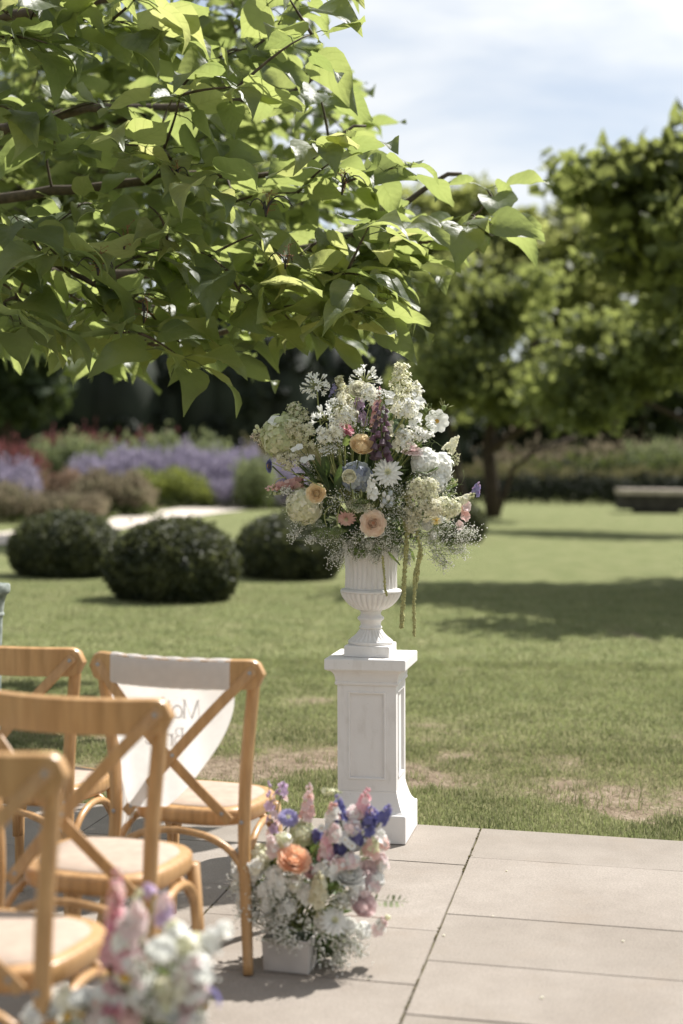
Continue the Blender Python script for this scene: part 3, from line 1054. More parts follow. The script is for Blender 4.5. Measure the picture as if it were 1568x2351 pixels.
# ------------------------------------------------------------------ overhanging catalpa
def catalpa_leaf_material():
    m, n, o = newmat('catalpa leaf')
    uvn = n.nodes.new('ShaderNodeUVMap')
    sx = n.nodes.new('ShaderNodeSeparateXYZ')
    n.links.new(uvn.outputs['UV'], sx.inputs[0])
    ax = mathn(n, 'ABSOLUTE', sx.outputs[0])
    mid = mathn(n, 'LESS_THAN', ax, 0.035)
    ph = mathn(n, 'FRACT', mathn(n, 'MULTIPLY', mathn(n, 'SUBTRACT', sx.outputs[1], mathn(n, 'MULTIPLY', ax, 0.34)), 5.0))
    tri = mathn(n, 'ABSOLUTE', mathn(n, 'SUBTRACT', ph, 0.5))
    side = mathn(n, 'LESS_THAN', tri, 0.05)
    vein = mathn(n, 'MAXIMUM', mid, side)
    oi = n.nodes.new('ShaderNodeObjectInfo')
    f = noise_node(n, 3.0, 3)
    f = mathn(n, 'ADD', mathn(n, 'MULTIPLY', f, 0.6), mathn(n, 'MULTIPLY', oi.outputs['Random'], 0.4))
    c = ramp(n, f, [(0.30, (0.036, 0.060, 0.027)), (0.55, (0.052, 0.080, 0.036)), (0.75, (0.074, 0.102, 0.043))])
    c = mixc(n, mathn(n, 'MULTIPLY', vein, 0.65), c, (0.17, 0.20, 0.10))
    t = ramp(n, f, [(0.30, (0.36, 0.44, 0.13)), (0.55, (0.54, 0.60, 0.19)), (0.75, (0.74, 0.74, 0.29))])
    t = mixc(n, mathn(n, 'MULTIPLY', vein, 0.30), t, (0.20, 0.24, 0.05))
    b = mathn(n, 'ADD', mathn(n, 'MULTIPLY', tri, 0.6), mathn(n, 'MULTIPLY', noise_node(n, 38, 4), 0.8))
    finish(n, o, c, 0.48, 0.8, b, 0.5, 0.006, 0.50, t)
    return m


M_leaf = catalpa_leaf_material()
M_twig = simple('catalpa twig', (0.085, 0.065, 0.045), 0.8, 0.35, 30, 0.3, bump=0.4, bs=80)
M_pod = simple('dark seed pod', (0.022, 0.018, 0.015), 0.45, 0.3, 30, 0.5)
M_podstalk = simple('rusty flower stalk', (0.26, 0.12, 0.055), 0.8, 0.3, 40)


def leaf_arrays(seed, bend, twist, fold):
    """heart shaped blade with pointed tip and petiole; base of petiole at origin, blade along +y, upper face +z"""
    g = random.Random(seed)
    rows = [(0.0, 0.13, -0.05), (0.035, 0.29, -0.05), (0.12, 0.40, -0.015), (0.26, 0.43, 0), (0.42, 0.395, 0), (0.57, 0.32, 0), (0.71, 0.22, 0), (0.84, 0.115, 0), (0.93, 0.045, 0), (1.03, 0.0, 0)]
    V, UV, F = [], [], []
    pet = 0.52                                     # petiole length in blade lengths
    ss = (-1, -0.5, 0, 0.5, 1)
    ph = g.uniform(0, 6)
    for t, w_, back in rows:
        # droop along the blade
        ang = bend * t
        y = (math.sin(ang) / bend if abs(bend) > 1e-3 else t)
        z = -((1 - math.cos(ang)) / bend if abs(bend) > 1e-3 else 0)
        for s in ss:
            x = s * w_ * (1 + 0.06 * math.sin(ph + t * 9 + s))
            zz = z + fold * abs(s) * w_ + 0.045 * math.sin(t * 8 + ph + s * 2.0) * abs(s) + twist * s * t * 0.3
            V.append((x, y + back * abs(s) * 1.3, zz))
            UV.append((s, t))
    nr = len(rows)
    for r in range(nr - 1):
        for k in range(4):
            F.append((r * 5 + k, r * 5 + k + 1, (r + 1) * 5 + k + 1, (r + 1) * 5 + k))
    V = np.array(V)
    V[:, 1] += pet
    # petiole: thin three sided stalk
    b = len(V)
    P = [(0.0, 0.0, 0.0), (0, pet * 0.55, 0.05), (0, pet, 0.0)]
    pv = []
    for (x, y, z) in P:
        for q in range(3):
            a = 2 * PI * q / 3
            pv.append((x + 0.012 * math.cos(a), y, z + 0.012 * math.sin(a)))
            UV.append((0.0, 0.0))
    for r in range(2):
        for q in range(3):
            F.append((b + r * 3 + q, b + r * 3 + (q + 1) % 3, b + (r + 1) * 3 + (q + 1) % 3, b + (r + 1) * 3 + q))
    V = np.concatenate([V, np.array(pv)])
    return V, np.array(F), np.array(UV)


LEAVES = [leaf_arrays(i, b, t, f) for i, (b, t, f) in enumerate([(0.3, 0.1, 0.22), (0.7, -0.3, 0.30), (1.0, 0.5, 0.10), (0.15, -0.1, 0.36), (0.6, 0.3, 0.05), (0.45, -0.5, 0.26), (1.3, 0.2, 0.30), (-0.35, 0.3, 0.15), (0.5, -0.6, -0.05)])]
LEAF_ME = [npmesh('leaf', V, F, M_leaf, smooth=True, uv=UV) for V, F, UV in LEAVES]

CANOPY = [(-120, -160), (790, -160), (765, 30), (790, 110), (885, 150), (850, 215), (905, 290), (880, 395), (905, 345), (1010, 312), (1140, 355), (1150, 430), (1215, 490), (1165, 548),
          (1075, 590), (965, 615), (945, 715), (865, 790), (740, 840), (640, 868), (500, 872), (430, 890), (330, 868), (210, 895), (120, 850), (-120, 830)]


def inside(u, v, poly=CANOPY):
    r = False
    j = len(poly) - 1
    for i in range(len(poly)):
        (xi, yi), (xj, yj) = poly[i], poly[j]
        if (yi > v) != (yj > v) and u < (xj - xi) * (v - yi) / (yj - yi) + xi:
            r = not r
        j = i
    return r


CAMV0 = Vector((0, 0, CAM_H))


def big_tree():
    g = random.Random(2024)
    root = Vector((-3.6, 8.6, -0.03))
    tree = empty('catalpa_tree', root)
    tag(tree, 'catalpa with large heart shaped leaves overhanging from the upper left', 'tree')

    def rel(p):
        return Vector(p) - root

    mb = MB()
    tr = [(-3.6, 8.6, -0.03), (-3.55, 8.55, 0.8), (-3.6, 8.5, 1.6), (-3.4, 8.4, 2.3), (-3.35, 8.3, 3.3), (-3.1, 8.2, 4.4)]
    mb.tube([rel(p) for p in tr], [0.17, 0.14, 0.13, 0.115, 0.08, 0.05], 12)
    mb.obj('trunk', M_bark, tree)
    # limbs sweep out to the right towards the terrace
    limbs = []

    def limb(pts, r):
        # a little further off, so the wood runs behind the front leaves
        pts = [Vector(pts[0])] + [CAMV0 + (Vector(p) - CAMV0) * (1.085 if Vector(p).y < 8 else 1.0) for p in pts[1:]]
        m = MB()
        fine = []
        for i in range(len(pts) - 1):
            for k in range(5):
                t = k / 5
                p = pts[i].lerp(pts[i + 1], t)
                p += Vector((0, 0, math.sin((i + t) * 2.4) * 0.035))
                fine.append(p)
        fine.append(pts[-1])
        n = len(fine)
        m.tube([rel(p) for p in fine], [0.68 * r * (1 - 0.8 * i / (n - 1)) for i in range(n)], 8)
        m.obj('branch', M_twig, tree)
        limbs.append(fine)

    limb([(-3.6, 8.5, 1.6), at(-200, 600, 7.6), at(150, 615, 7.0), at(480, 640, 6.7), at(760, 560, 6.5), at(900, 480, 6.4), at(1060, 400, 6.4)], 0.07)
    limb([(-3.5, 8.5, 1.5), at(-200, 700, 7.2), at(120, 760, 6.9), at(360, 800, 6.8), at(470, 770, 6.8), at(620, 705, 6.7), at(800, 690, 6.6)], 0.05)
    limb([(-3.4, 8.4, 2.3), at(-100, 330, 7.4), at(200, 230, 7.0), at(480, 260, 6.8), at(650, 220, 6.7), at(760, 130, 6.7)], 0.06)
    limb([(-3.4, 8.4, 2.2), at(-150, 480, 6.6), at(120, 420, 6.3), at(330, 430, 6.2), at(520, 400, 6.2), at(700, 370, 6.3), at(840, 290, 6.4)], 0.05)
    limb([(-3.35, 8.3, 3.0), at(-80, 60, 7.6), at(250, -20, 7.2), at(520, -60, 7.0), at(720, -110, 7.0)], 0.06)
    limb([at(-150, 480, 6.6), at(40, 560, 5.9), at(190, 620, 5.8), at(300, 700, 5.8), at(380, 760, 5.9)], 0.03)
    limb([at(760, 560, 6.5), at(880, 545, 6.3), at(980, 540, 6.3), at(1100, 500, 6.3), at(1150, 450, 6.4)], 0.02)
    limb([at(480, 640, 6.7), at(620, 620, 6.3), at(740, 600, 6.1), at(850, 600, 6.1)], 0.02)
    limb([(-3.4, 8.4, 2.2), at(-150, 420, 9.6), at(150, 300, 9.9), at(430, 240, 10.0), at(690, 160, 10.0)], 0.06)
    limb([(-3.5, 8.5, 1.7), at(-150, 640, 9.6), at(150, 600, 9.9), at(430, 620, 10.0), at(690, 540, 10.0)], 0.06)
    nodes = [p for l in limbs for p in l[4:]]

    # twig ends, each carrying a whorl of leaves
    tips = []

    def scatter(count, y0, y1, gap, lo=-140, tail=25000):
        tries, made = 0, 0
        while made < count and tries < tail:
            tries += 1
            u, v = g.uniform(-100, 1215), g.uniform(lo, 900)
            # stay a leaf's reach inside the silhouette
            if not all(inside(u + dx, v + dy) for dx, dy in ((0, -25), (55, 20), (-30, 0), (15, 52), (45, 40))):
                continue
            Y = y0 + (y1 - y0) * g.random()
            if y0 > 7 and (u > 800 or (v > 700 and g.random() < 0.4)):
                continue
            if u > 860 and y0 < 7:
                Y = 6.15 + 0.8 * g.random()
            p = at(u, v, Y)
            if any((p - q).length < gap for q in tips):
                continue
            tips.append(p)
            made += 1

    scatter(88, 5.85, 6.7, 0.185)
    scatter(300, 8.8, 10.8, 0.19)
    scatter(30, 6.0, 7.4, 0.15, 560)
    n_seen = len(tips)
    extra = 0
    while extra < 16:                                # more of the crown, above and to the left of the picture
        u, v = g.uniform(-1300, 700), g.uniform(-900, 600)
        if u > -160:
            continue
        tips.append(at(u, v, g.uniform(6.8, 10.0)))
        extra += 1

    tw = MB()
    leaves = []
    grown = list(nodes)

    def cost(a, p):
        d = p - a
        return d.length + 0.5 * max(0.0, a.x - p.x) + 0.9 * max(0.0, abs(d.z) - 0.6 * math.hypot(d.x, d.y))
    tips_order = sorted(range(len(tips)), key=lambda i: min((a - tips[i]).length for a in nodes))
    for k in tips_order:
        p = tips[k]
        q = min(grown, key=lambda a: cost(a, p))
        d = (p - q)
        pts = curve(q, p, Vector((0, 0, 0.05 * d.length)) + Vector((g.gauss(0, .05), g.gauss(0, .05), g.gauss(0, .03))) * d.length, 6)
        tw.tube([rel(x) for x in pts], [0.0075 - 0.0045 * i / 6 for i in range(7)], 5)
        grown += [pts[3], pts[5], p]
        tdir = Vector((d.x, d.y, 0)) + Vector((0.30, -0.12, 0))
        taz = math.atan2(tdir.y, tdir.x)
        nl = g.randint(5, 6)
        a0 = g.uniform(0, 6.28)
        for j in range(nl):
            az = a0 + 2 * PI * j / nl + g.uniform(-0.4, 0.4)
            # pull the whorl a bit towards the twig's own heading
            dx, dy = math.cos(az) + 0.40 * math.cos(taz) + 0.20, math.sin(az) + 0.40 * math.sin(taz) - 0.30
            az = math.atan2(dy, dx)
            node = p - (p - q).normalized() * g.choice((0, 0, 0.05, 0.10)) if (p - q).length > 0.15 else p
            el = g.uniform(-0.55, 0.30)
            ln = g.choice((0.12, 0.16, 0.185, 0.205, 0.225, 0.245)) * g.uniform(0.92, 1.15)
            M_ = Matrix.Translation(node) @ Matrix.Rotation(az - PI / 2, 4, 'Z') @ Matrix.Rotation(el, 4, 'X') @ Matrix.Rotation(g.gauss(0, 0.48), 4, 'Y') @ Matrix.Diagonal((ln * g.uniform(0.72, 1.0), ln, ln, 1))
            c = M_ @ Vector((0, 1.0, 0))
            leaves.append((c, M_, g.randrange(len(LEAVES)), k < n_seen))
    # limb-side leaves hanging close to the branches so the inside is not empty
    for p in nodes:
        if g.random() < 0.28:
            for _ in range(2):
                az = g.uniform(0, 6.28)
                M_ = Matrix.Translation(p) @ Matrix.Rotation(az, 4, 'Z') @ Matrix.Rotation(g.uniform(-0.5, 0.3), 4, 'X') @ Matrix.Rotation(g.gauss(0, 0.4), 4, 'Y') @ Matrix.Scale(g.uniform(0.13, 0.21), 4)
                c = M_ @ Vector((0, 1.0, 0))
                leaves.append((c, M_, g.randrange(len(LEAVES)), inside_world(c)))
    o = tw.obj('twigs', M_twig, tree)
    o['kind'] = 'stuff'
    order = sorted(range(len(leaves)), key=lambda i: (not leaves[i][3], leaves[i][0].y))
    VS, FS, US, base = [], [], [], 0
    TR = Matrix.Translation(-root)
    for rank, i in enumerate(order):
        c, M_, var, seen = leaves[i]
        if rank < 300 and seen:
            o = link('leaf', LEAF_ME[var], tree)
            o.matrix_local = TR @ M_
        else:
            V, F, UV = LEAVES[var]
            A = np.array(TR @ M_)
            VS.append(V @ A[:3, :3].T + A[:3, 3])
            FS.append(F + base)
            US.append(UV)
            base += len(V)
    o = link('foliage', npmesh('foliage', np.concatenate(VS), np.concatenate(FS), M_leaf, smooth=True, uv=np.concatenate(US)), tree)
    o['kind'] = 'stuff'

    # rusty panicles with curled dark pods
    for (u, v, Y, nh) in [(400, 400, 5.95, 5), (610, 470, 5.95, 4), (285, 545, 5.85, 3), (225, 605, 5.75, 4), (655, 590, 5.9, 3), (785, 420, 6.1, 3), (330, 715, 5.9, 2)]:
        b = at(u, v + 28, Y)
        m = MB()
        top = b + Vector((0.01, 0, 0.10))
        m.tube([rel(x) for x in curve(b, top, (0.01, 0, 0), 4)], 0.0022, 4, 1)
        for _ in range(16):
            s = b.lerp(top, g.uniform(0.2, 1.05))
            e = s + Vector((g.uniform(-1, 1), g.uniform(-1, 1), g.uniform(-0.2, 0.9))).normalized() * g.uniform(0.02, 0.045)
            m.tube([rel(s), rel(e)], 0.0010, 3, 1)
            m.dot(rel(e), 0.0030, 1)
        for _ in range(nh):
            a = g.uniform(0, 6.28)
            R = g.uniform(0.025, 0.06)
            dd = Vector((math.cos(a), 0.4 * math.sin(a), 0))
            pts = [b + dd * R * (1 - math.cos(t)) * 1.0 + Vector((0, 0, R * 1.5 * math.sin(t))) for t in [i * 0.37 for i in range(8)]]
            m.tube([rel(x) for x in pts], [0.0042 - 0.0003 * i for i in range(8)], 6, 0)
        m.obj('seed_pod_cluster', [M_pod, M_podstalk], tree)


def inside_world(c):
    q = CM.to_3x3().inverted() @ (c - Vector((0, 0, CAM_H)))
    u, v = 784 + FPX * q.x / -q.z, 1175.5 - FPX * q.y / -q.z
    return -60 < u < 1260 and -60 < v < 930


big_tree()

# ------------------------------------------------------------------ plinth and urn
def cast_material():
    m, n, o = newmat('white painted cast stone')
    f = noise_node(n, 6, 5, 'obj')
    c = ramp(n, f, [(0.3, (0.70, 0.675, 0.645)), (0.7, (0.77, 0.752, 0.728))])
    st = ramp(n, noise_node(n, 26, 6, 'obj', (1, 1, 0.35)), [(0.54, (0, 0, 0)), (0.80, (1, 1, 1))])
    c = mixc(n, mathn(n, 'MULTIPLY', st, 0.5), c, (0.50, 0.46, 0.40))
    sp = ramp(n, noise_node(n, 120, 2, 'obj'), [(0.745, (0, 0, 0)), (0.76, (1, 1, 1))])
    c = mixc(n, mathn(n, 'MULTIPLY', sp, 0.55), c, (0.22, 0.19, 0.16))
    b = mathn(n, 'ADD', noise_node(n, 190, 4, 'obj'), mathn(n, 'MULTIPLY', noise_node(n, 28, 4, 'obj'), 0.8))
    finish(n, o, c, 0.75, 0.25, b, 0.22, 0.003)
    return m


M_cast = cast_material()
HP = 0.159                                        # half width of the plinth base
P_corner = ground(931, 1941)
P_c = Vector((P_corner.x, P_corner.y, 0)) - AX * HP + BX * HP
TOPZ = 0.715


def plinth():
    t = empty('plinth', P_c, -TA)
    t.rotation_euler = (0, -0.017, -TA)
    tag(t, 'tapering white painted stone plinth at the edge of the terrace under the urn', 'plinth')
    mb = MB()
    mb.sqloft([(HP, HP, 0), (HP, HP, 0.106), (HP - 0.004, HP - 0.004, 0.110)])
    mb.obj('base_block', M_cast, t, False, 0.004)
    mb = MB()
    rings = []
    for i in range(9):                              # concave flare up to the shaft
        f = i / 8
        rings.append((0.150 - 0.033 * (f ** 0.6), 0.150 - 0.033 * (f ** 0.6), 0.1105 + 0.080 * f))
    rings = [(0.151, 0.151, 0.1102)] + rings + [(0.1185, 0.1185, 0.1935)]
    mb.sqloft(rings)
    mb.obj('skirting', M_cast, t, False, 0.003)
    # shaft with a sunk panel on each side
    mb = MB()
    b, z0, z1 = 0.1165, 0.1937, 0.606
    pw, p0, p1, dp = 0.066, 0.246, 0.574, 0.0075
    for k in range(4):
        T = Matrix.Rotation(k * PI / 2, 4, 'Z')

        def ring(h, a, c, y):
            return [(-h, y, a), (h, y, a), (h, y, c), (-h, y, c)]
        V = ring(b, z0, z1, -b) + ring(pw + .009, p0 - .009, p1 + .009, -b) + ring(pw + .0065, p0 - .0065, p1 + .0065, -b - 0.0035) + ring(pw + .0015, p0 - .0015, p1 + .0015, -b - 0.0025) + ring(pw, p0, p1, -b + dp)
        F = []
        for r in range(4):
            for q in range(4):
                F.append((r * 4 + q, r * 4 + (q + 1) % 4, r * 4 + 4 + (q + 1) % 4, r * 4 + 4 + q))
        F.append((16, 17, 18, 19))
        mb.add(V, F, 0, T)
    o = mb.obj('shaft', M_cast, t, False)
    mb = MB()
    mb.sqloft([(0.1165, 0.1165, 0.6061), (0.122, 0.122, 0.6075), (0.1255, 0.1255, 0.612), (0.1255, 0.1255, 0.619), (0.122, 0.122, 0.6235), (0.124, 0.124, 0.625)]
              + [(0.124 + 0.026 * (1 - math.cos(f * PI / 2)), 0.124 + 0.026 * (1 - math.cos(f * PI / 2)), 0.627 + 0.040 * math.sin(f * PI / 2)) for f in [i / 8 for i in range(9)]] + [(0.152, 0.152, 0.6692)])
    mb.obj('cornice', M_cast, t, False, 0.0015)
    mb = MB()
    mb.sqloft([(0.156, 0.156, 0.6694), (0.160, 0.160, 0.673), (0.160, 0.160, 0.711), (0.157, 0.157, TOPZ)])
    mb.obj('cap', M_cast, t, False, 0.003)
    return t


plinth_o = plinth()
bpy.context.view_layer.update()
U_c = plinth_o.matrix_world @ Vector((-0.003, -0.012, TOPZ + 0.0006))


def urn():
    t = empty('urn', U_c, 0)
    t.rotation_euler = (0, -0.006, -TA)
    tag(t, 'white fluted stone urn standing on the plinth and holding the bouquet', 'urn')
    mb = MB()
    mb.sqloft([(0.090, 0.090, 0), (0.090, 0.090, 0.040), (0.087, 0.087, 0.044)])
    mb.obj('square_foot', M_cast, t, False, 0.003)
    k = 0.000556
    zz = lambda y: 0.0445 + (800 - y) * k

    def rib(n, amp, sharp=1.0):
        return lambda th: 1 + amp * (abs(math.cos(n * th / 2)) ** sharp - 0.6)
    N = 240
    mb = MB()
    prof = [(158, 800), (161, 795), (161, 782), (158, 776), (146, 774)]
    mb.lathe([(r * k, zz(y)) for r, y in prof], 64, cap=True)
    prof = [(150, 774), (140, 765), (122, 752), (104, 735), (90, 718), (80, 702), (74, 694)]
    r1 = rib(26, 0.10)
    mb.lathe([(r * k, zz(y)) for r, y in prof], N, mod=lambda i, th: r1(th) if 0 < i < 6 else 1, cap=False)
    mb.obj('foot', M_cast, t)
    mb = MB()
    prof = [(74, 694), (80, 690), (83, 684), (80, 677), (74, 672), (72, 660), (75, 645), (84, 634), (94, 626), (96, 618), (92, 609), (80, 602), (73, 592), (72, 580), (75, 571), (80, 566), (78, 561)]
    mb.lathe([(r * k, zz(y)) for r, y in prof], 64)
    mb.obj('stem', M_cast, t)
    mb = MB()
    prof = [(76, 562), (98, 556), (126, 543), (152, 524), (175, 500), (194, 474), (206, 450), (212, 432)]
    r2 = rib(30, 0.085, 0.7)
    mb.lathe([(r * k, zz(y)) for r, y in prof], N, mod=lambda i, th: r2(th) if i > 0 else 1, cap=False)
    prof = [(214, 433), (219, 427), (219, 419), (213, 412), (196, 407), (184, 402)]
    mb.lathe([(r * k, zz(y)) for r, y in prof], 96, cap=True)
    mb.obj('bowl', M_cast, t)
    mb = MB()
    prof = [(182, 403), (183, 392), (181, 360), (180, 320), (180, 280), (182, 240), (185, 200), (190, 160), (196, 120), (201, 90), (205, 70)]
    r3 = rib(30, 0.060, 0.8)
    mb.lathe([(r * k, zz(y)) for r, y in prof], N, mod=lambda i, th: (r3(th) if 0 < i < 10 else 1), cap=False)
    prof = [(204, 72), (214, 66), (216, 58), (210, 50), (190, 48)]
    mb.lathe([(r * k, zz(y)) for r, y in prof], 96)
    mb.obj('body', M_cast, t)
    return t


urn_o = urn()


# ------------------------------------------------------------------ cross back chairs
def wood_material(name, a, b, c_, coat=0.25):
    m, n, o = newmat(name)
    g = noise_node(n, 5.0, 6, 'obj', (9, 9, 1.2), 0.6)
    g2 = noise_node(n, 70, 3, 'obj', (1, 1, 0.06))
    c = ramp(n, g, [(0.28, a), (0.52, b), (0.75, c_)])
    c = mixc(n, 1.0, c, ramp(n, g2, [(0.3, (0.82, 0.80, 0.78)), (0.7, (1.08, 1.08, 1.08))]), 'MULTIPLY')
    finish(n, o, c, 0.38, 0.45, g2, 0.12, 0.002, coat=coat)
    return m


M_wood = wood_material('honey lacquered wood', (0.39, 0.220, 0.088), (0.475, 0.280, 0.122), (0.55, 0.345, 0.162))
M_seat = simple('woven beige seat pad', (0.40, 0.315, 0.25), 0.75, 0.08, 30, 0.25, bump=0.25, bs=420, bd=0.002, coord='obj')
M_screw = simple('steel screw', (0.32, 0.31, 0.30), 0.4, 0.2, 90, 0.6, coord='obj')


def seat_outline(grow=0.0, n=44):
    """rounded D shaped seat, front at +y"""
    pts = []
    for i in range(n):
        a = 2 * PI * i / n
        c, s = math.cos(a), math.sin(a)
        e = 2 / 3.2
        x = math.copysign(abs(c) ** e, c)
        y = math.copysign(abs(s) ** e, s)
        hw = 0.196 + 0.010 * y                    # wider at the front
        pts.append((x * (hw + grow), y * (0.190 + grow) - 0.010))
    return pts


def slab(mb, pts, z0, z1, r=0.008, mat=0, dome=0.0):
    n = len(pts)
    cx, cy = sum(p[0] for p in pts) / n, sum(p[1] for p in pts) / n

    def sc(k):
        return [(cx + (x - cx) * k, cy + (y - cy) * k) for x, y in pts]
    rings = [(sc(1 - r * 4), z0), (sc(1 - r), z0 + r * 0.6), (pts, z0 + r * 1.4), (pts, z1 - r * 1.4), (sc(1 - r), z1 - r * 0.6), (sc(1 - r * 4), z1), (sc(0.6), z1 + dome * .7)]
    V, F = [], []
    for ps, z in rings:
        V += [(x, y, z) for x, y in ps]
    for i in range(len(rings) - 1):
        for k in range(n):
            F.append((i * n + k, i * n + (k + 1) % n, (i + 1) * n + (k + 1) % n, (i + 1) * n + k))
    F.append(tuple(reversed(range(n))))
    V.append((cx, cy, z1 + dome))
    q = (len(rings) - 1) * n
    for k in range(n):
        F.append((q + k, q + (k + 1) % n, len(V) - 1))
    mb.add(V, F, mat)


def rail_y(x):
    return -0.242 - 0.060 * (1 - (x / 0.245) ** 2)


def strip(mb, pts, wdir, w_, th, n_out, mat=0):
    """flat band along pts; wdir(i) gives width direction; thickness along n_out(i)"""
    V, F = [], []
    for i, p in enumerate(pts):
        p = Vector(p)
        a, b = Vector(wdir(i)).normalized(), Vector(n_out(i)).normalized()
        for sa, sb in ((-1, -1), (-0.86, 1), (0.86, 1), (1, -1)):
            V.append(p + a * w_ / 2 * sa + b * th / 2 * sb)
    k = len(pts)
    for i in range(k - 1):
        for q in range(4):
            F.append((i * 4 + q, (i + 1) * 4 + q, (i + 1) * 4 + (q + 1) % 4, i * 4 + (q + 1) % 4))
    F += [(0, 1, 2, 3), ((k - 1) * 4 + 3, (k - 1) * 4 + 2, (k - 1) * 4 + 1, (k - 1) * 4)]
    mb.add(V, F, mat)


def post_pts(s):
    return [(s * 0.242, -0.262, 0.0), (s * 0.228, -0.240, 0.12), (s * 0.211, -0.218, 0.28), (s * 0.203, -0.207, 0.42), (s * 0.207, -0.210, 0.56), (s * 0.221, -0.219, 0.70), (s * 0.234, -0.228, 0.80), (s * 0.238, -0.231, 0.850)]


def make_chair(label):
    t = empty('cross_back_chair')
    tag(t, label, 'chair', 'honey coloured cross back chairs')
    mb = MB()
    slab(mb, seat_outline(), 0.398, 0.447, 0.010)
    seat = mb.obj('seat', M_wood, t)
    mb = MB()
    slab(mb, seat_outline(-0.030), 0.435, 0.4515, 0.007, dome=0.004)
    mb.obj('seat_pad', M_seat, seat)
    for s in (-1, 1):                              # rear legs run up as back posts
        mb = MB()
        P = post_pts(s)
        fine = []
        for i in range(len(P) - 1):
            for k in range(4):
                fine.append(Vector(P[i]).lerp(Vector(P[i + 1]), k / 4))
        fine.append(Vector(P[-1]))
        for _ in range(3):
            fine = [fine[0]] + [(fine[i - 1] + fine[i] * 2 + fine[i + 1]) / 4 for i in range(1, len(fine) - 1)] + [fine[-1]]
        m_ = len(fine)
        mb.tube(fine, [0.0148 + 0.0042 * math.sin(min(1, i / (m_ - 1) * 1.5) * PI * 0.6) for i in range(m_)], 14)
        mb.obj('back_leg', M_wood, t)
        mb = MB()
        mb.tube([(s * 0.190, 0.185, 0), (s * 0.182, 0.170, 0.2), (s * 0.170, 0.150, 0.40)], [0.0135, 0.0165, 0.0185], 14)
        mb.obj('front_leg', M_wood, t)
    # bent braces under the seat
    def arch(p, q, zt, zb, r=0.0112):
        mb = MB()
        p, q = Vector(p), Vector(q)
        pts = []
        for i in range(17):
            a = PI * i / 16
            f = (1 - math.cos(a)) / 2
            pts.append(p.lerp(q, f * 0.96 + 0.02) + Vector((0, 0, zb + (zt - zb) * math.sin(a) ** 0.62)))
        mb.tube(pts, r, 10)
        mb.obj('bent_brace', M_wood, t)
    arch((-0.222, -0.221, 0), (0.222, -0.221, 0), 0.388, 0.20)
    arch((-0.184, 0.166, 0), (0.184, 0.166, 0), 0.385, 0.20)
    for s in (-1, 1):
        arch((s * 0.212, -0.205, 0), (s * 0.182, 0.155, 0), 0.385, 0.20)
    # curved top rail with rounded ends
    mb = MB()
    V, F = [], []
    nx = 36
    for i in range(nx + 1):
        x = -0.274 + 0.548 * i / nx
        e = min(1.0, (0.274 - abs(x)) / 0.041)
        hh = 0.0430 * math.sqrt(max(0.0, 1 - (1 - e) ** 2)) + 0.0004
        yy = rail_y(max(-0.245, min(0.245, x))) - (0.10 * (abs(x) - 0.245) if abs(x) > 0.245 else 0) * -1
        zc = 0.862
        th = 0.0125
        for (dy, dz) in ((-th, -1), (-th - .001, -0.9), (-th - .0015, 0.0), (-th - .001, 0.9), (-th * .5, 1.0), (th * .5, 1.0), (th, 0.9), (th + .001, 0), (th, -0.9), (th * .4, -1.0)):
            V.append((x, yy + dy, zc + hh * dz))
    for i in range(nx):
        for q in range(10):
            F.append((i * 10 + q, (i + 1) * 10 + q, (i + 1) * 10 + (q + 1) % 10, i * 10 + (q + 1) % 10))
    F += [tuple(range(10)), tuple(nx * 10 + q for q in reversed(range(10)))]
    mb.add(V, F)
    mb.obj('top_rail', M_wood, t, sharp=50)
    # crossed straps
    for s in (-1, 1):
        mb = MB()
        pts = []
        n = 18
        p0 = Vector((s * 0.238, rail_y(0.238) - 0.0185, 0.868))
        p1 = Vector((-s * 0.166, -0.2235, 0.425))
        for i in range(n + 1):
            f = i / n
            p = p0.lerp(p1, f)
            p.y -= 0.052 * math.sin(PI * min(1.0, f * 1.03)) ** 0.9 * (1 - 0.25 * f) + (0.0045 if s > 0 else -0.0030) * math.sin(PI * f)
            pts.append(p)
        ax = (p1 - p0).normalized()
        wd = ax.cross(Vector((0, 1, 0)))
        ext = (pts[0] - pts[1]).normalized()
        pts = [pts[0] + ext * 0.014, pts[0] + ext * 0.008] + pts
        V0 = len(mb.v)
        strip(mb, pts, lambda i: wd * (1 if i > 1 else 1), 0.0325, 0.0075, lambda i: (0, -1, 0))
        # round the upper tip
        for q in range(4):
            mb.v[V0 + q] = tuple(Vector(mb.v[V0 + q]).lerp(pts[0], 0.45))
        st = mb.obj('cross_strap', M_wood, t, False, 0.0015, 1)
        for p in ([pts[2], pts[-2]] + ([pts[2 + int(n * 0.583)]] if s > 0 else [])):
            m2 = MB()
            m2.lathe([(0.0062, 0), (0.0062, 0.0022), (0.0035, 0.0040)], 10, 0, Matrix.Translation(Vector(p) + Vector((0, -0.0036, 0))) @ Matrix.Rotation(PI / 2, 4, 'X'))
            m2.obj('screw', M_screw, st, sharp=40)
    for s in (-1, 1):
        m2 = MB()
        m2.lathe([(0.0065, 0), (0.0065, 0.002), (0.003, 0.004)], 10, 0, Matrix.Translation((s * 0.203, -0.2285, 0.428)) @ Matrix.Rotation(PI / 2, 4, 'X'))
        m2.obj('screw', M_screw, t)
    return t


def copy_tree(o, parent=None):
    c = o.copy()
    COL.objects.link(c)
    if parent is not None:
        c.parent = parent
    for ch in list(o.children):
        copy_tree(ch, c)
    return c


def seat_chair(t, screw, psi):
    """stand the chair so that its right hand top screw is above (x, y), facing psi to the right of straight ahead"""
    f, r = Vector((math.sin(psi), math.cos(psi), 0)), Vector((math.cos(psi), -math.sin(psi), 0))
    o = Vector((screw[0], screw[1], 0)) - r * 0.238 - f * (rail_y(0.238) - 0.018)
    t.location = (o.x, o.y, 0.0015)
    t.rotation_euler = (0, 0, -psi)
    return o


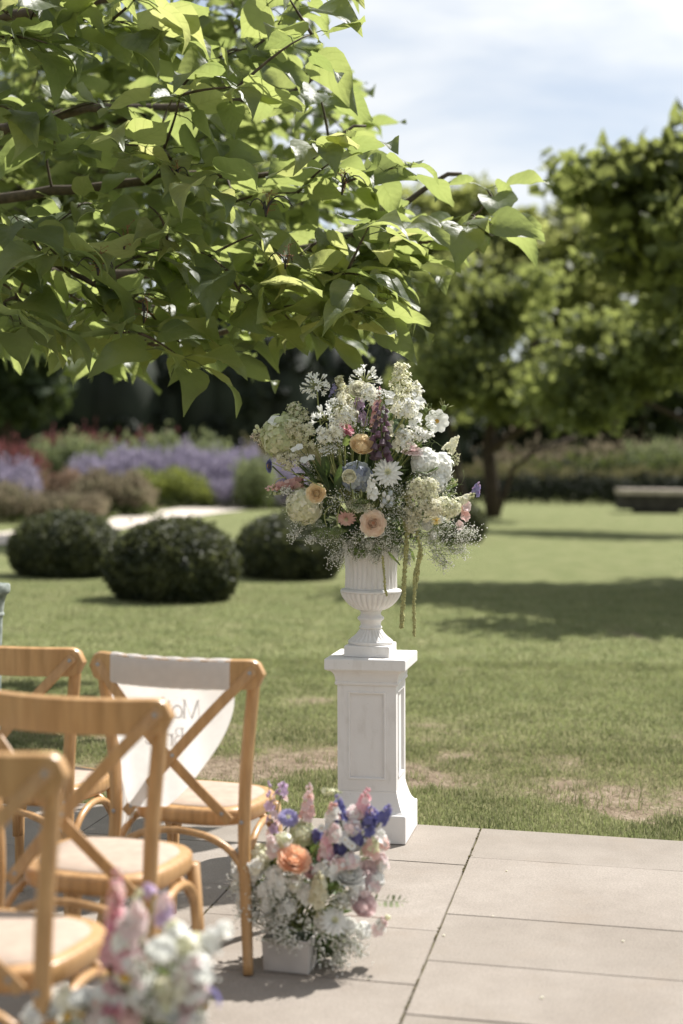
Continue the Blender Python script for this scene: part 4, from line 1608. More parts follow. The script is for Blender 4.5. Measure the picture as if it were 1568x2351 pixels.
chair1 = make_chair('chair with the white printed cloth draped over its back, beside the low flower trough')
seat_chair(chair1, (-0.254, 4.03), rad(17.0))
for lab, sc, ps in [('farthest chair at the left edge, beside the one with the white cloth', (-0.806, 4.24), rad(17.5)),
                    ('middle chair standing right in front of the white cloth, cut by the left edge', (-0.432, 3.33), rad(16.0)),
                    ('nearest chair, at the bottom left corner behind the nearest flowers', (-0.556, 2.685), rad(17.0))]:
    c = copy_tree(chair1)
    c['label'] = lab
    seat_chair(c, sc, ps)

# ------------------------------------------------------------------ printed cloth
M_cloth = simple('white voile cloth', (0.88, 0.865, 0.84), 0.85, 0.03, 40, 0.15, 0.48, (0.90, 0.89, 0.87), 0.12, 900, 0.001, coord='obj')
M_print = simple('grey print', (0.16, 0.15, 0.16), 0.8, 0.1, 40, trans=0.5, tcol=(0.5, 0.48, 0.5), coord='obj')


def cloth_front(x, z, side=1):
    """hanging layer on the sitter's side of the chair back"""
    drop = 0.885 - z
    y = rail_y(max(-0.235, min(0.235, x))) + 0.020 + 0.12 * drop * max(0.0, drop) ** 0.35
    y += 0.010 * math.sin(x * 24 + 1.2) * min(1, drop * 3) + 0.006 * math.sin(x * 51) * min(1, drop * 3)
    if x < -0.05:
        y += 0.035 * math.sin(min(1, max(0, (drop - .22) * 3.5)) * PI / 2) * math.sin((x + 0.05) * 28)
    return y


def cloth():
    t = empty('chair_cloth')
    t.location, t.rotation_euler = chair1.location, chair1.rotation_euler
    tag(t, 'white see through cloth printed with words, folded over the back of a chair', 'cloth')
    mb = MB()
    nx = 40
    rows = []
    xl, xr = -0.192, 0.184

    def edge(z):
        # left and right limits of the hanging layer at height z
        a = max(0.0, min(1.0, (0.84 - z) / 0.06))
        l = xl - 0.050 * a
        if z < 0.62:
            l = xl - 0.050 + 0.13 * ((0.62 - z) / 0.18) ** 2.2
        r = xr + 0.0
        if z < 0.78:
            r = xr - 0.165 * ((0.78 - z) / 0.30) ** 1.75 - 0.02 * ((0.78 - z) / 0.30)
        return l, r
    # back of the rail, over the top, then down the front
    for k, (z, off) in enumerate([(0.819, -0.0155), (0.845, -0.0170), (0.870, -0.0172), (0.895, -0.0165), (0.9055, -0.010), (0.9070, 0.0), (0.9055, 0.010), (0.898, 0.017)]):
        rows.append([(xl + (xr - xl) * i / nx, rail_y(max(-.235, min(.235, xl + (xr - xl) * i / nx))) + off + (0.0008 * math.sin(i * 1.7 + k)), z + 0.0012 * math.sin(i * 0.9)) for i in range(nx + 1)])
    nz_ = 46
    for j in range(nz_ + 1):
        z = 0.885 - (0.885 - 0.432) * j / nz_
        l, r = edge(z)
        if r - l < 0.01:
            r = l + 0.01
        zz = lambda x: max(z, 0.478 + 0.0 * x) if x > -0.13 else z
        row = []
        for i in range(nx + 1):
            x = l + (r - l) * i / nx
            row.append((x, cloth_front(x, z), max(z, 0.459) if x > -0.165 else z))
        rows.append(row)
    V = [p for r in rows for p in r]
    F = []
    for j in range(len(rows) - 1):
        for i in range(nx):
            a = j * (nx + 1) + i
            F.append((a, a + 1, a + nx + 2, a + nx + 1))
    mb.add(V, F)
    # corner that hangs past the left edge of the seat
    V, F = [], []
    for j in range(9):
        z = 0.52 - 0.05 * j
        for i in range(6):
            x = -0.218 + 0.006 * math.sin(j) + 0.05 * i / 5 * (1 - 0.6 * j / 8)
            V.append((x - 0.012, -0.155 + 0.02 * math.sin(i * 1.9) + 0.03, z))
    for j in range(8):
        for i in range(5):
            F.append((j * 6 + i, j * 6 + i + 1, j * 6 + i + 7, j * 6 + i + 6))
    mb.add(V, F)
    c = mb.obj('drape', M_cloth, t)
    # lettering printed on the far side, so it reads mirrored from behind
    pen = MB()

    def stroke(pts, w0, w1=None):
        w1 = w1 or w0
        n = 10
        fine = []
        for i in range(len(pts) - 1):
            for k in range(4):
                fine.append((pts[i][0] + (pts[i + 1][0] - pts[i][0]) * k / 4, pts[i][1] + (pts[i + 1][1] - pts[i][1]) * k / 4))
        fine.append(pts[-1])
        m_ = len(fine)
        V = []
        for i, (x, z) in enumerate(fine):
            a, b = fine[max(0, i - 1)], fine[min(m_ - 1, i + 1)]
            dx, dz = b[0] - a[0], b[1] - a[1]
            l = math.hypot(dx, dz) or 1
            w_ = w0 + (w1 - w0) * i / (m_ - 1)
            for s in (-1, 1):
                px, pz = x - s * dz / l * w_ / 2, z + s * dx / l * w_ / 2
                V.append((px, pz))
        return V, [(2 * i, 2 * i + 1, 2 * i + 3, 2 * i + 2) for i in range(m_ - 1)]

    def oval(cx, cz, rx, rz, a0=0, a1=360, n=16):
        return [(cx + rx * math.cos(rad(a0 + (a1 - a0) * i / n)), cz + rz * math.sin(rad(a0 + (a1 - a0) * i / n))) for i in range(n + 1)]
    T_, t_ = 0.105, 0.042                           # thick and thin pen widths, cap height = 1
    G = {
        'M': ([([(0.08, 0), (0.14, 1)], t_), ([(0.14, 1), (0.52, 0.0)], T_), ([(0.52, 0.0), (0.92, 1)], t_), ([(0.90, 1), (0.96, 0)], T_), ([(-0.02, 0), (0.18, 0)], t_), ([(0.84, 0), (1.08, 0)], t_), ([(0.04, 1), (0.18, 1)], t_), ([(0.90, 1), (1.04, 1)], t_)], 1.12),
        'o': ([(oval(0.31, 0.33, 0.25, 0.33, 55, 235), T_), (oval(0.31, 0.33, 0.25, 0.33, 235, 415), T_ * .8)], 0.66),
        't': ([([(0.16, 0.92), (0.16, 0.14), (0.24, 0.01), (0.38, 0.06)], T_), ([(0.0, 0.64), (0.36, 0.64)], t_)], 0.42),
        'h': ([([(0.12, 1.08), (0.12, 0)], T_), ([(0.12, 0.48), (0.28, 0.65), (0.42, 0.60), (0.46, 0.42)], t_ * 1.3), ([(0.46, 0.45), (0.46, 0)], T_), ([(0.0, 0), (0.24, 0)], t_), ([(0.34, 0), (0.58, 0)], t_), ([(0.0, 1.06), (0.12, 1.08)], t_)], 0.64),
        'e': ([(oval(0.28, 0.33, 0.24, 0.33, 20, 200), T_ * .8), (oval(0.28, 0.33, 0.24, 0.33, 200, 330), T_ * .8), ([(0.05, 0.38), (0.50, 0.38)], t_)], 0.58),
        'r': ([([(0.12, 0.66), (0.12, 0)], T_), ([(0.12, 0.45), (0.24, 0.63), (0.38, 0.62)], t_ * 1.6), ([(0.0, 0), (0.26, 0)], t_), ([(0.0, 0.64), (0.12, 0.66)], t_)], 0.44),
        'B': ([([(0.14, 1), (0.14, 0)], T_), ([(0.0, 1), (0.36, 1), (0.50, 0.90), (0.50, 0.66), (0.36, 0.55), (0.14, 0.55)], t_ * 1.5), ([(0.36, 0.55), (0.56, 0.44), (0.58, 0.18), (0.42, 0.02), (0.0, 0)], t_ * 1.7)], 0.68),
        'i': ([([(0.12, 0.66), (0.12, 0)], T_), ([(0.0, 0), (0.24, 0)], t_), ([(0.0, 0.64), (0.12, 0.66)], t_), ([(0.12, 0.84), (0.12, 0.95)], T_ * 1.1)], 0.30),
        'd': ([([(0.46, 1.08), (0.46, 0)], T_), (oval(0.28, 0.32, 0.22, 0.32, 70, 290), T_ * .8), ([(0.35, 0.62), (0.46, 0.5)], t_), ([(0.35, 0.02), (0.46, 0.16)], t_), ([(0.46, 0), (0.60, 0)], t_)], 0.64),
    }
    let = MB()
    for word, z0, cap, xstart in (('Mother', 0.727, 0.055, 0.090), ('Bride', 0.644, 0.052, 0.036)):
        x = xstart
        for ch in word:
            strokes, adv = G[ch]
            for pts, w_ in strokes:
                V, F = stroke(pts, w_)
                W = []
                for (px, pz) in V:
                    X, Z = x - px * cap, z0 + pz * cap
                    W.append((X, cloth_front(X, Z) + 0.0007, Z))
                let.add(W, F)
            x -= adv * cap * 0.90
    let.obj('lettering', M_print, t, smooth=False)


cloth()

# ------------------------------------------------------------------ weathered post at the left edge
M_verd = simple('weathered pale green paint', (0.20, 0.24, 0.21), 0.6, 0.35, 14, 0.3, bump=0.4, bs=60, hue=(0.46, 0.50, 0.47))


def post():
    p = at(-12, 1340, 7.0)
    t = empty('garden_post', (p.x, p.y, -0.035))
    tag(t, 'weathered pale green post with a flared cap cut by the left edge', 'post')
    h = p.z + 0.035
    mb = MB()
    mb.lathe([(0.060, 0), (0.060, 0.03), (0.038, 0.05), (0.032, 0.08), (0.036, h - 0.30), (0.040, h - 0.16)], 20)
    mb.obj('shaft', M_verd, t, sharp=50)
    mb = MB()
    mb.lathe([(0.040, h - 0.16), (0.047, h - 0.155), (0.047, h - 0.145), (0.043, h - 0.14), (0.048, h - 0.09), (0.058, h - 0.055), (0.072, h - 0.045), (0.075, h - 0.035), (0.075, h - 0.008), (0.070, h)], 24)
    mb.obj('cap', M_verd, t, sharp=40)


post()

# ------------------------------------------------------------------ flowers
RF = random.Random(99)


def petal(mb, az, r0, z0, L_, W, a0, a1, cup=0.3, mat=0, tip=0.0, nv=4, nu=4, wave=0.0, T=None):
    """one petal: leaves the axis at radius r0, height z0; angle from the axis bends from a0 to a1; tip 0 round .. 1 pointed"""
    V, F = [], []
    r, z = r0, z0
    ca, sa = math.cos(az), math.sin(az)
    ph = RF.uniform(0, 6)
    for j in range(nv + 1):
        t = j / nv
        a = a0 + (a1 - a0) * t
        if j:
            r += math.sin(a) * L_ / nv
            z += math.cos(a) * L_ / nv
        rnd = math.sin(PI * (0.16 + 0.70 * t)) ** 0.8 * (1 if t < 1 else 0.72)
        ptd = (0.35 + 1.5 * t * (1 - t) * 1.4) * (1 - t) ** 0.55 if t < 1 else 0.03
        w_ = W * (rnd * (1 - tip) + ptd * tip)
        nr, nzv = -math.cos(a), math.sin(a)           # towards the axis
        for i in range(nu + 1):
            s = i / nu * 2 - 1
            c = cup * s * s * w_ + wave * W * math.sin(s * 5 + ph + t * 2) * t
            rr, zz = r + nr * c, z + nzv * c
            V.append((ca * rr - sa * s * w_, sa * rr + ca * s * w_, zz))
    for j in range(nv):
        for i in range(nu):
            k = j * (nu + 1) + i
            F.append((k, k + 1, k + nu + 2, k + nu + 1))
    mb.add(V, F, mat, T)


def rose(R, layers=7, n0=5, open_=1.0, tight=0.0, mi=(0, 0), ruffle=0.05):
    """garden rose or ranunculus; mi = (outer material, heart material)"""
    mb = MB()
    az = RF.uniform(0, 6)
    for i in range(layers):
        f = i / (layers - 1)
        cnt = n0 + int(3 * f)
        for k in range(cnt):
            az += 2 * PI / cnt
            a0 = rad(6 + (56 * open_) * f ** 1.1)
            a1 = a0 + rad(-38 - 25 * tight + 62 * open_ * f ** 1.7)
            L_ = R * (0.62 + 0.52 * f) * (1 - 0.12 * tight)
            W = R * (0.26 + 0.36 * f)
            petal(mb, az + i * 2.4 + RF.uniform(-.15, .15), R * (0.05 + 0.12 * f), -R * 0.12 * f, L_, W, a0, a1, 0.34, mi[1] if f < 0.35 else mi[0], 0.0, 4, 4, ruffle)
    mb.ball((0, 0, R * 0.2), R * 0.16, mi[1], 8, 5)
    mb.lathe([(R * 0.05, -R * 0.45), (R * 0.16, -R * 0.2), (R * 0.26, R * 0.02)], 8, 2)
    return mb


def button_rose(R, mi=(0, 0)):
    """ranunculus: many thin shells closed round a small eye"""
    mb = MB()
    az = 0
    for i in range(10):
        f = i / 9
        cnt = 5 + int(4 * f)
        for k in range(cnt):
            az += 2 * PI / cnt
            a0 = rad(28 + 40 * f)
            petal(mb, az + i * 1.7 + RF.uniform(-.1, .1), R * (0.06 + 0.40 * f), R * (0.1 - 0.30 * f), R * (0.52 + 0.28 * f), R * (0.16 + 0.36 * f), a0, a0 - rad(70 - 38 * f), 0.25, mi[1] if f < 0.3 else mi[0], 0, 3, 4, 0.03)
    mb.ball((0, 0, R * 0.33), R * 0.13, 2, 8, 5)
    mb.ball((0, 0, -R * 0.05), R * 0.55, mi[0], 10, 6, 0.8)
    return mb


def dahlia(R, heart=1):
    mb = MB()
    for i in range(7):
        f = i / 6
        cnt = 7 + int(8 * f)
        for k in range(cnt):
            az = 2 * PI * (k + 0.5 * (i % 2)) / cnt + RF.uniform(-.06, .06)
            a0 = rad(10 + 72 * f)
            petal(mb, az, R * (0.05 + 0.18 * f), R * 0.05 * (1 - f), R * (0.30 + 0.55 * f), R * (0.07 + 0.115 * f), a0, a0 + rad(12), 0.35, heart if f < 0.28 else 0, 0.55, 4, 2)
    mb.ball((0, 0, R * 0.06), R * 0.15, heart, 10, 6)
    mb.lathe([(R * 0.05, -R * 0.30), (R * 0.22, -R * 0.1), (R * 0.3, -0.001)], 10, 2)
    return mb


def floret(mb, R, T, mat=0, cup=0.25, cone=55, eye=None, k=4, nv=2, nu=2):
    for q in range(k):
        petal(mb, 2 * PI * q / k + 0.3, R * 0.06, 0, R * 0.98, R * 0.56, rad(cone), rad(cone + 30), cup, mat, 0.0, nv, nu, 0.05, T)
    if eye is not None:
        V = [T @ Vector(p) for p in ((0, 0, R * .22),)]
        mb.dot(V[0], R * 0.14, eye)


def fib(n):
    for i in range(n):
        z = 1 - 2 * (i + 0.5) / n
        a = i * 2.399963
        r = math.sqrt(max(0, 1 - z * z))
        yield Vector((r * math.cos(a), r * math.sin(a), z))


def hydrangea(R, n=110, fr=0.26, sx=1.0, sz=0.85, mats=2, k=4):
    """round head of many four petalled florets"""
    mb = MB()
    for d in fib(n):
        if d.z < -0.72:
            continue
        p = Vector((d.x * R * sx, d.y * R * sx, d.z * R * sz)) * RF.uniform(0.86, 1.04)
        nd = (d + Vector((RF.gauss(0, .22), RF.gauss(0, .22), RF.gauss(0, .22)))).normalized()
        floret(mb, R * fr * RF.uniform(0.8, 1.15), frame(p, nd, RF.uniform(0, 6)), RF.randrange(mats), 0.25, 62, None, k)
    mb.ball((0, 0, 0), R * 0.78, 0, 14, 9, sz)
    return mb


def plume(H, R, n=300, fr=0.010, mats=2, taper=1.0, stem=2):
    """pointed panicle (base at origin, tip at +z) of tiny blossoms with side branches"""
    mb = MB()
    mb.tube([(0, 0, -H * 0.4), (0, 0, H)], [0.003, 0.0012], 5, stem)
    nb = 26
    for b in range(nb):
        f = b / nb
        az = b * 2.4
        ln = R * (1 - f) ** (0.75 * taper) + 0.006
        z = H * f * 0.97
        tip = Vector((math.cos(az) * ln, math.sin(az) * ln, z + ln * 0.35))
        mb.tube([(0, 0, z), tip], 0.0009, 3, stem)
        for _ in range(n // nb):
            t = RF.uniform(0.45, 1.05)
            p = Vector((0, 0, z)).lerp(tip, t) + Vector((RF.gauss(0, 1), RF.gauss(0, 1), RF.gauss(0, 0.8))) * (0.0045 + 0.10 * ln)
            if RF.random() < 0.5:
                mb.dot(p, fr * RF.uniform(0.35, 0.55), RF.randrange(mats))
            else:
                floret(mb, fr * RF.uniform(0.7, 1.15), frame(p, (p - Vector((0, 0, z - 0.02))), RF.uniform(0, 6)), RF.randrange(mats), 0.2, 60, None, 4, 1, 2)
    return mb


def spike(H, R, n=18, fr=0.02, mats=1, cone=50, k=5, stem=2, bud=1, taper=0.55, drop=0.0):
    """upright spike: open florets below, buds towards the tip"""
    fr, cone, R = fr * 0.74, cone + 14, R * 1.1
    n = max(5, int(n * 0.9))
    mb = MB()
    bend = RF.uniform(-0.06, 0.06) * H
    ax = lambda f: Vector((bend * f * f, 0, H * f))
    mb.tube([ax(-0.3)] + [ax(i / 5) for i in range(6)], [0.0032] + [0.0028 - 0.0003 * i for i in range(6)], 5, stem)
    for i in range(n):
        f = i / n
        az = i * 2.4 + RF.uniform(-.2, .2)
        rr = R * (1 - taper * f)
        d = Vector((math.cos(az), math.sin(az), 0.45 - drop))
        p = ax(f) + d.normalized() * rr * 0.55
        if f < 0.72:
            floret(mb, fr * (1 - 0.4 * f) * RF.uniform(0.85, 1.15), frame(p, d, RF.uniform(0, 6)), RF.randrange(mats), 0.35, cone, None, k, 2, 2)
            mb.tube([ax(f - 0.01), p], [0.0015, fr * 0.2], 5, 0)
        else:
            mb.ball(p, fr * 0.36 * (1.2 - f * .5), bud, 6, 4, 1.3)
    for j in range(4):
        mb.ball(ax(0.97 + 0.02 * j), fr * 0.18, bud, 5, 3, 1.3)
    return mb


def bell(mb, p, d, R, H, mat, T=None):
    prof = [(R * 0.10, 0), (R * 0.55, H * 0.10), (R * 0.78, H * 0.35), (R * 0.86, H * 0.65), (R * 1.0, H * 0.9), (R * 1.12, H)]
    mb.lathe(prof, 10, mat, frame(p, d, RF.uniform(0, 6)), mod=lambda i, th: 1 + (0.10 * math.cos(6 * th) if i > 3 else 0), cap=False)


def bells(H, n=22):
    """hanging purple bells on an upright stem (top at +z = H)"""
    mb = MB()
    mb.tube([(0, 0, -H * 0.3), (0.004, 0, H * 0.5), (0, 0, H)], [0.0035, 0.003, 0.0015], 6, 2)
    for i in range(n):
        f = i / (n - 1)                              # 0 at the bottom
        s = 1.0 - 0.62 * f
        az = i * 2.4
        rr = (0.030 - 0.014 * f)
        p = Vector((math.cos(az) * rr, math.sin(az) * rr, H * f))
        mb.tube(curve((0, 0, H * f + 0.012), p, (0, 0, 0.006), 3), 0.0012, 4, 2)
        bell(mb, p, (math.cos(az) * 0.35, math.sin(az) * 0.35, -1), 0.0135 * s + 0.002, 0.026 * s + 0.004, 0 if i % 3 else 1)
    return mb


def agapanthus(R, n=34, half=0.2):
    """round umbel of white trumpets on green stalks"""
    mb = MB()
    for d in fib(n):
        if d.z < -half:
            continue
        d = (d + Vector((RF.gauss(0, .14), RF.gauss(0, .14), RF.gauss(0, .14)))).normalized()
        ln = R * RF.uniform(0.50, 0.66)
        e = d * ln
        mb.tube([(0, 0, 0), d * ln * 0.5 + Vector((0, 0, 0.002)), e], 0.0011, 4, 2)
        T = frame(e, d, RF.uniform(0, 6))
        L_ = R * RF.uniform(0.30, 0.42)
        if RF.random() < 0.55:
            mb.lathe([(0.0012, 0), (0.0026, L_ * 0.3), (0.0046, L_ * 0.72), (0.0035, L_ * 0.92), (0.0008, L_)], 6, 0, T)
        else:
            mb.lathe([(0.0012, 0), (0.0026, L_ * 0.25), (0.0048, L_ * 0.55)], 6, 0, T, cap=False)
            for q in range(6):
                petal(mb, q * PI / 3, 0.0045, L_ * 0.52, L_ * 0.55, 0.0042, rad(15), rad(70), 0.2, 0, 0.3, 2, 2, 0, T)
    return mb


def cosmos(R):
    mb = MB()
    for q in range(8):
        petal(mb, q * PI / 4 + RF.uniform(-.06, .06), R * 0.12, 0, R * 0.9, R * 0.40, rad(78), rad(86), 0.14, 0, 0.0, 4, 4, 0.07)
    for d in fib(60):
        if d.z > -0.1:
            mb.dot((d.x * R * 0.17, d.y * R * 0.17, d.z * R * 0.10 + R * 0.03), R * 0.035, 1)
    mb.ball((0, 0, R * 0.01), R * 0.16, 1, 10, 6, 0.5)
    return mb


def scabiosa(R, eye=1):
    mb = MB()
    for i in range(4):
        f = i / 3
        cnt = 9 + 3 * i
        for k in range(cnt):
            a0 = rad(30 + 50 * f)
            petal(mb, 2 * PI * (k + .5 * i) / cnt, R * (0.2 + 0.2 * f), R * 0.12 * (1 - f), R * (0.32 + 0.33 * f), R * 0.17, a0, a0 + rad(18), 0.1, 0, 0.0, 3, 2, 0.15)
    for d in fib(70):
        if d.z > -0.2:
            mb.dot((d.x * R * 0.30, d.y * R * 0.30, d.z * R * 0.2 + R * 0.1), R * 0.055, eye)
    mb.lathe([(R * 0.05, -R * 0.25), (R * 0.3, -R * 0.05), (R * 0.4, 0.0)], 10, 2)
    return mb


def umbel(R, n=16, dome=0.35, mat=0, dots=7, r=0.0022):
    """lace flower: rays from one point carrying flat clusters"""
    mb = MB()
    for i in range(n):
        f = math.sqrt((i + 0.5) / n)
        az = i * 2.4
        e = Vector((math.cos(az) * R * f, math.sin(az) * R * f, R * (0.55 + dome * (1 - f * f))))
        mb.tube(curve((0, 0, 0), e, (-math.cos(az) * -R * .08, math.sin(az) * R * .08, -R * .05), 3), 0.0008, 3, 2)
        for _ in range(dots):
            mb.dot(e + Vector((RF.gauss(0, R * .10), RF.gauss(0, R * .10), RF.gauss(0, R * .03))), r * RF.uniform(0.7, 1.3), mat)
    for q in range(9):
        az = q * 0.7
        mb.tube([(0, 0, 0), (math.cos(az) * R * .4, math.sin(az) * R * .4, R * 0.05)], [0.0008, 0.0004], 3, 2)
    return mb


def carnation(R):
    mb = MB()
    for i in range(6):
        f = i / 5
        cnt = 6 + i
        for k in range(cnt):
            a0 = rad(12 + 58 * f)
            petal(mb, 2 * PI * k / cnt + i, R * 0.1, 0, R * (0.75 + 0.2 * f), R * 0.34, a0, a0 + rad(10), 0.1, (k + i) % 2, 0.0, 3, 4, 0.22)
    mb.lathe([(R * 0.12, -R * 0.7), (R * 0.22, -R * 0.3), (R * 0.2, 0.05 * R)], 8, 2)
    return mb


def tassel(pts, r, n_b, mat=0):
    """hanging cord of tight little bobbles"""
    mb = MB()
    mb.tube(pts, [r * 0.55] * (len(pts) - 1) + [r * 0.3], 6, mat)
    for i in range(n_b):
        f = i / n_b * (len(pts) - 1)
        k = min(int(f), len(pts) - 2)
        p = Vector(pts[k]).lerp(Vector(pts[k + 1]), f - k)
        a = RF.uniform(0, 6.28)
        g_ = r * RF.uniform(0.55, 0.95)
        mb.ball(p + Vector((math.cos(a) * r * 0.55, math.sin(a) * r * 0.55, RF.uniform(-.002, .002))), g_ * 0.62, mat, 5, 3)
    return mb


def gyp_spray(mb, base, d, ln, n=34, spread=0.5, r=0.0023):
    """a branching spray of baby's breath: thin stems and tiny blossoms"""
    base, d = Vector(base), Vector(d).normalized()
    tip = base + d * ln
    mb.tube(curve(base, tip, (0, 0, -0.04 * ln), 3), [0.0009, 0.0008, 0.0007, 0.0006], 3, 1)
    for _ in range(n):
        t = RF.uniform(0.35, 1.05)
        s = base.lerp(tip, min(t, 1) * 0.85)
        off = Vector((RF.gauss(0, 1), RF.gauss(0, 1), RF.gauss(0, 1))) * (spread * ln * 0.33)
        e = base.lerp(tip, t) + off
        if RF.random() < 0.6:
            mb.tube([s, e], 0.00045, 3, 1)
        rr = r * RF.uniform(0.65, 1.35)
        mb.ball(e, rr, 0, 5, 3, 0.85)


def leafblade(L_, W, bend=0.5, fold=0.25, nv=6, seed=0):
    """pointed leaf from the origin along +z, face towards +y"""
    mb = MB()
    V, F = [], []
    g = random.Random(seed)
    ph = g.uniform(0, 6)
    for j in range(nv + 1):
        t = j / nv
        w_ = W * (math.sin(PI * min(1, t * 0.98 + 0.02) ** 0.75) ** 0.9) * (1 if j < nv else 0) + (0.0006 if j < nv else 0)
        a = bend * t
        z = math.sin(a) / bend * L_ if bend else t * L_
        y = (1 - math.cos(a)) / bend * L_ if bend else 0
        for s in (-1, -0.5, 0, 0.5, 1):
            V.append((s * w_, y + fold * abs(s) * w_ + 0.06 * W * math.sin(t * 7 + ph + 2 * s), z))
    for j in range(nv):
        for i in range(4):
            k = j * 5 + i
            F.append((k, k + 1, k + 6, k + 5))
    mb.add(V, F)
    return mb


CAMV = Vector((0, 0, CAM_H))


class Bunch:
    """flowers gathered in one holder: every bloom is a part of the arrangement"""

    def __init__(self, name, label, loc, conv, core, scale):
        self.t = empty(name, loc)
        tag(self.t, label, 'flower arrangement')
        self.o = Vector(loc)
        self.conv = conv
        self.core = Vector(core)                     # stems run from here
        self.s = scale                               # metres per crop pixel

    def p(self, x, y, dy=None):
        return self.conv(x, y, dy)

    def put(self, name, mb, mats, x, y, dy=None, d=None, spin=None, face=0.40, up=0.45, stem=None, label=None, smooth=True, stemmat=None):
        P = self.p(x, y, dy)
        out = (P - self.core).normalized()
        if d is None:
            d = out * (1 - face) + (CAMV - P).normalized() * face + Vector((0, 0, up))
        T = Matrix.Translation(-self.o) @ frame(P, d, RF.uniform(0, 6.28) if spin is None else spin)
        m2 = MB()
        m2.merge(mb, T)
        if stem is not False:
            c = self.core + Vector((RF.uniform(-.03, .03), RF.uniform(-.03, .03), 0))
            back = P - Vector(d).normalized() * 0.012
            pts = [q - self.o for q in curve(c, back, (P - c).cross(Vector((0, 1, 0))) * 0.08 - Vector(d).normalized() * 0.02, 6)]
            m2.tube(pts, 0.0022 if stem is None else stem, 5, len(mats) - 1)
        o = m2.obj(name, mats, self.t, smooth)
        if label:
            o['label'] = label
        return o

    def foliage(self, name, n, spots, size, mat, seed, parts=0):
        """leaves spread through the bunch; spots = [(x, y, rx, ry, dy)]"""
        g = random.Random(seed)
        m = MB()
        for k in range(n):
            x0, y0, rx, ry, dy = spots[k % len(spots)]
            x, y = x0 + g.gauss(0, 0.5) * rx, y0 + g.gauss(0, 0.5) * ry
            P = self.p(x, y, dy + g.uniform(-0.05, 0.06))
            out = (P - self.core).normalized() + Vector((g.gauss(0, .5), g.gauss(0, .5), g.gauss(0, .5)))
            L_ = size * g.uniform(0.6, 1.3)
            T = Matrix.Translation(-self.o) @ frame(P - out.normalized() * L_ * 0.5, out, g.uniform(0, 6.28))
            lb = leafblade(L_, L_ * g.uniform(0.16, 0.27), g.uniform(0.2, 1.1), 0.25, 4, k)
            m.merge(lb, T)
        o = m.obj(name, mat, self.t)
        o['kind'] = 'stuff'
        return o


# ---- the bouquet in the urn ----------------------------------------
UY = P_c.y


def conv_big(x, y, dy=None):
    u, v = 533 + 0.4 * x, 784 + 0.4 * y
    if dy is None:
        e = 1 - ((x - 760) / 640) ** 2 - ((y - 760) / 640) ** 2
        dy = -0.24 * math.sqrt(max(0.0, e)) + 0.02
    return at(u, v, UY + dy)


k_ = 0.4 / FPX * UY                                  # metres per crop pixel
core = at(533 + 0.4 * 790, 784 + 0.4 * 1090, UY)
B = Bunch('urn_bouquet', 'tall loose bouquet of white, peach, pink and blue flowers in the urn', (U_c.x, U_c.y, U_c.z + 0.40), conv_big, core, k_)
P = PM

# foliage heart first
B.foliage('foliage', 420, [(740, 880, 330, 190, 0.03), (620, 760, 200, 170, 0.05), (980, 880, 260, 220, 0.04), (800, 620, 230, 160, 0.07), (760, 1060, 300, 60, 0.0), (500, 900, 140, 120, 0.06), (900, 480, 160, 120, 0.06), (1000, 700, 120, 120, 0.0)], 0.075, M_darkleaf, 3)
B.foliage('light_foliage', 120, [(1120, 1000, 180, 140, -0.06), (700, 420, 160, 120, 0.06), (950, 620, 120, 100, 0.02), (1200, 880, 80, 130, -0.03), (820, 480, 120, 140, 0.05)], 0.05, M_midleaf, 4)
for i, (x, y, L_, W, dx, dz) in enumerate([(560, 850, 0.155, 0.020, -0.25, 1), (500, 830, 0.13, 0.019, -0.55, 0.9), (600, 860, 0.12, 0.017, 0.05, 1), (545, 780, 0.11, 0.018, -0.05, 1), (470, 770, 0.08, 0.015, -0.6, 0.8)]):
    lb = leafblade(L_, W, 0.5, 0.35, 8, i)
    B.put('leaf', lb, [M_darkleaf, M_darkleaf], x, y, -0.16, Vector((dx, -0.15, dz)), spin=PI, stem=False)
lb = leafblade(0.075, 0.022, 0.4, 0.2, 8, 9)
B.put('leaf', lb, [M_midleaf, M_midleaf], 895, 1205, -0.17, Vector((0.75, -0.3, -0.55)), spin=2.6, stem=False)
for i, (x, y, dx, dz) in enumerate([(650, 600, 0.1, 1), (740, 510, 0.9, 0.1), (1050, 745, 0.9, 0.05), (1010, 735, -0.8, 0.1), (1180, 720, -0.7, -0.2)]):
    B.put('leaf', leafblade(0.055, 0.015, 0.4, 0.3, 6, i + 20), [M_midleaf, M_midleaf], x, y, None, Vector((dx, -0.4, dz)), spin=PI, stem=False)
# tall white umbels
for i, (x, y, r, h, d) in enumerate([(480, 262, 0.066, 0.45, (-0.35, -0.35, 0.8)), (760, 232, 0.074, 0.25, (0.0, -0.25, 1)), (535, 455, 0.068, 0.1, (-0.25, -0.5, 0.8)), (1088, 490, 0.066, 0.1, (0.2, -0.6, -0.7))]):
    B.put('agapanthus', agapanthus(r, 44, h), [P['white'], P['white'], M_stemlight], x, y, None if i > 1 else -0.02, Vector(d), stem=0.0032)
B.put('scabiosa_ball', rose(0.040, 7, 6, 0.75, 0.2, (0, 0)), [P['cream'], P['white'], M_stemlight], 725, 292, -0.04, Vector((0.0, -0.6, 0.35)), label='cream ball bloom under the top umbel')
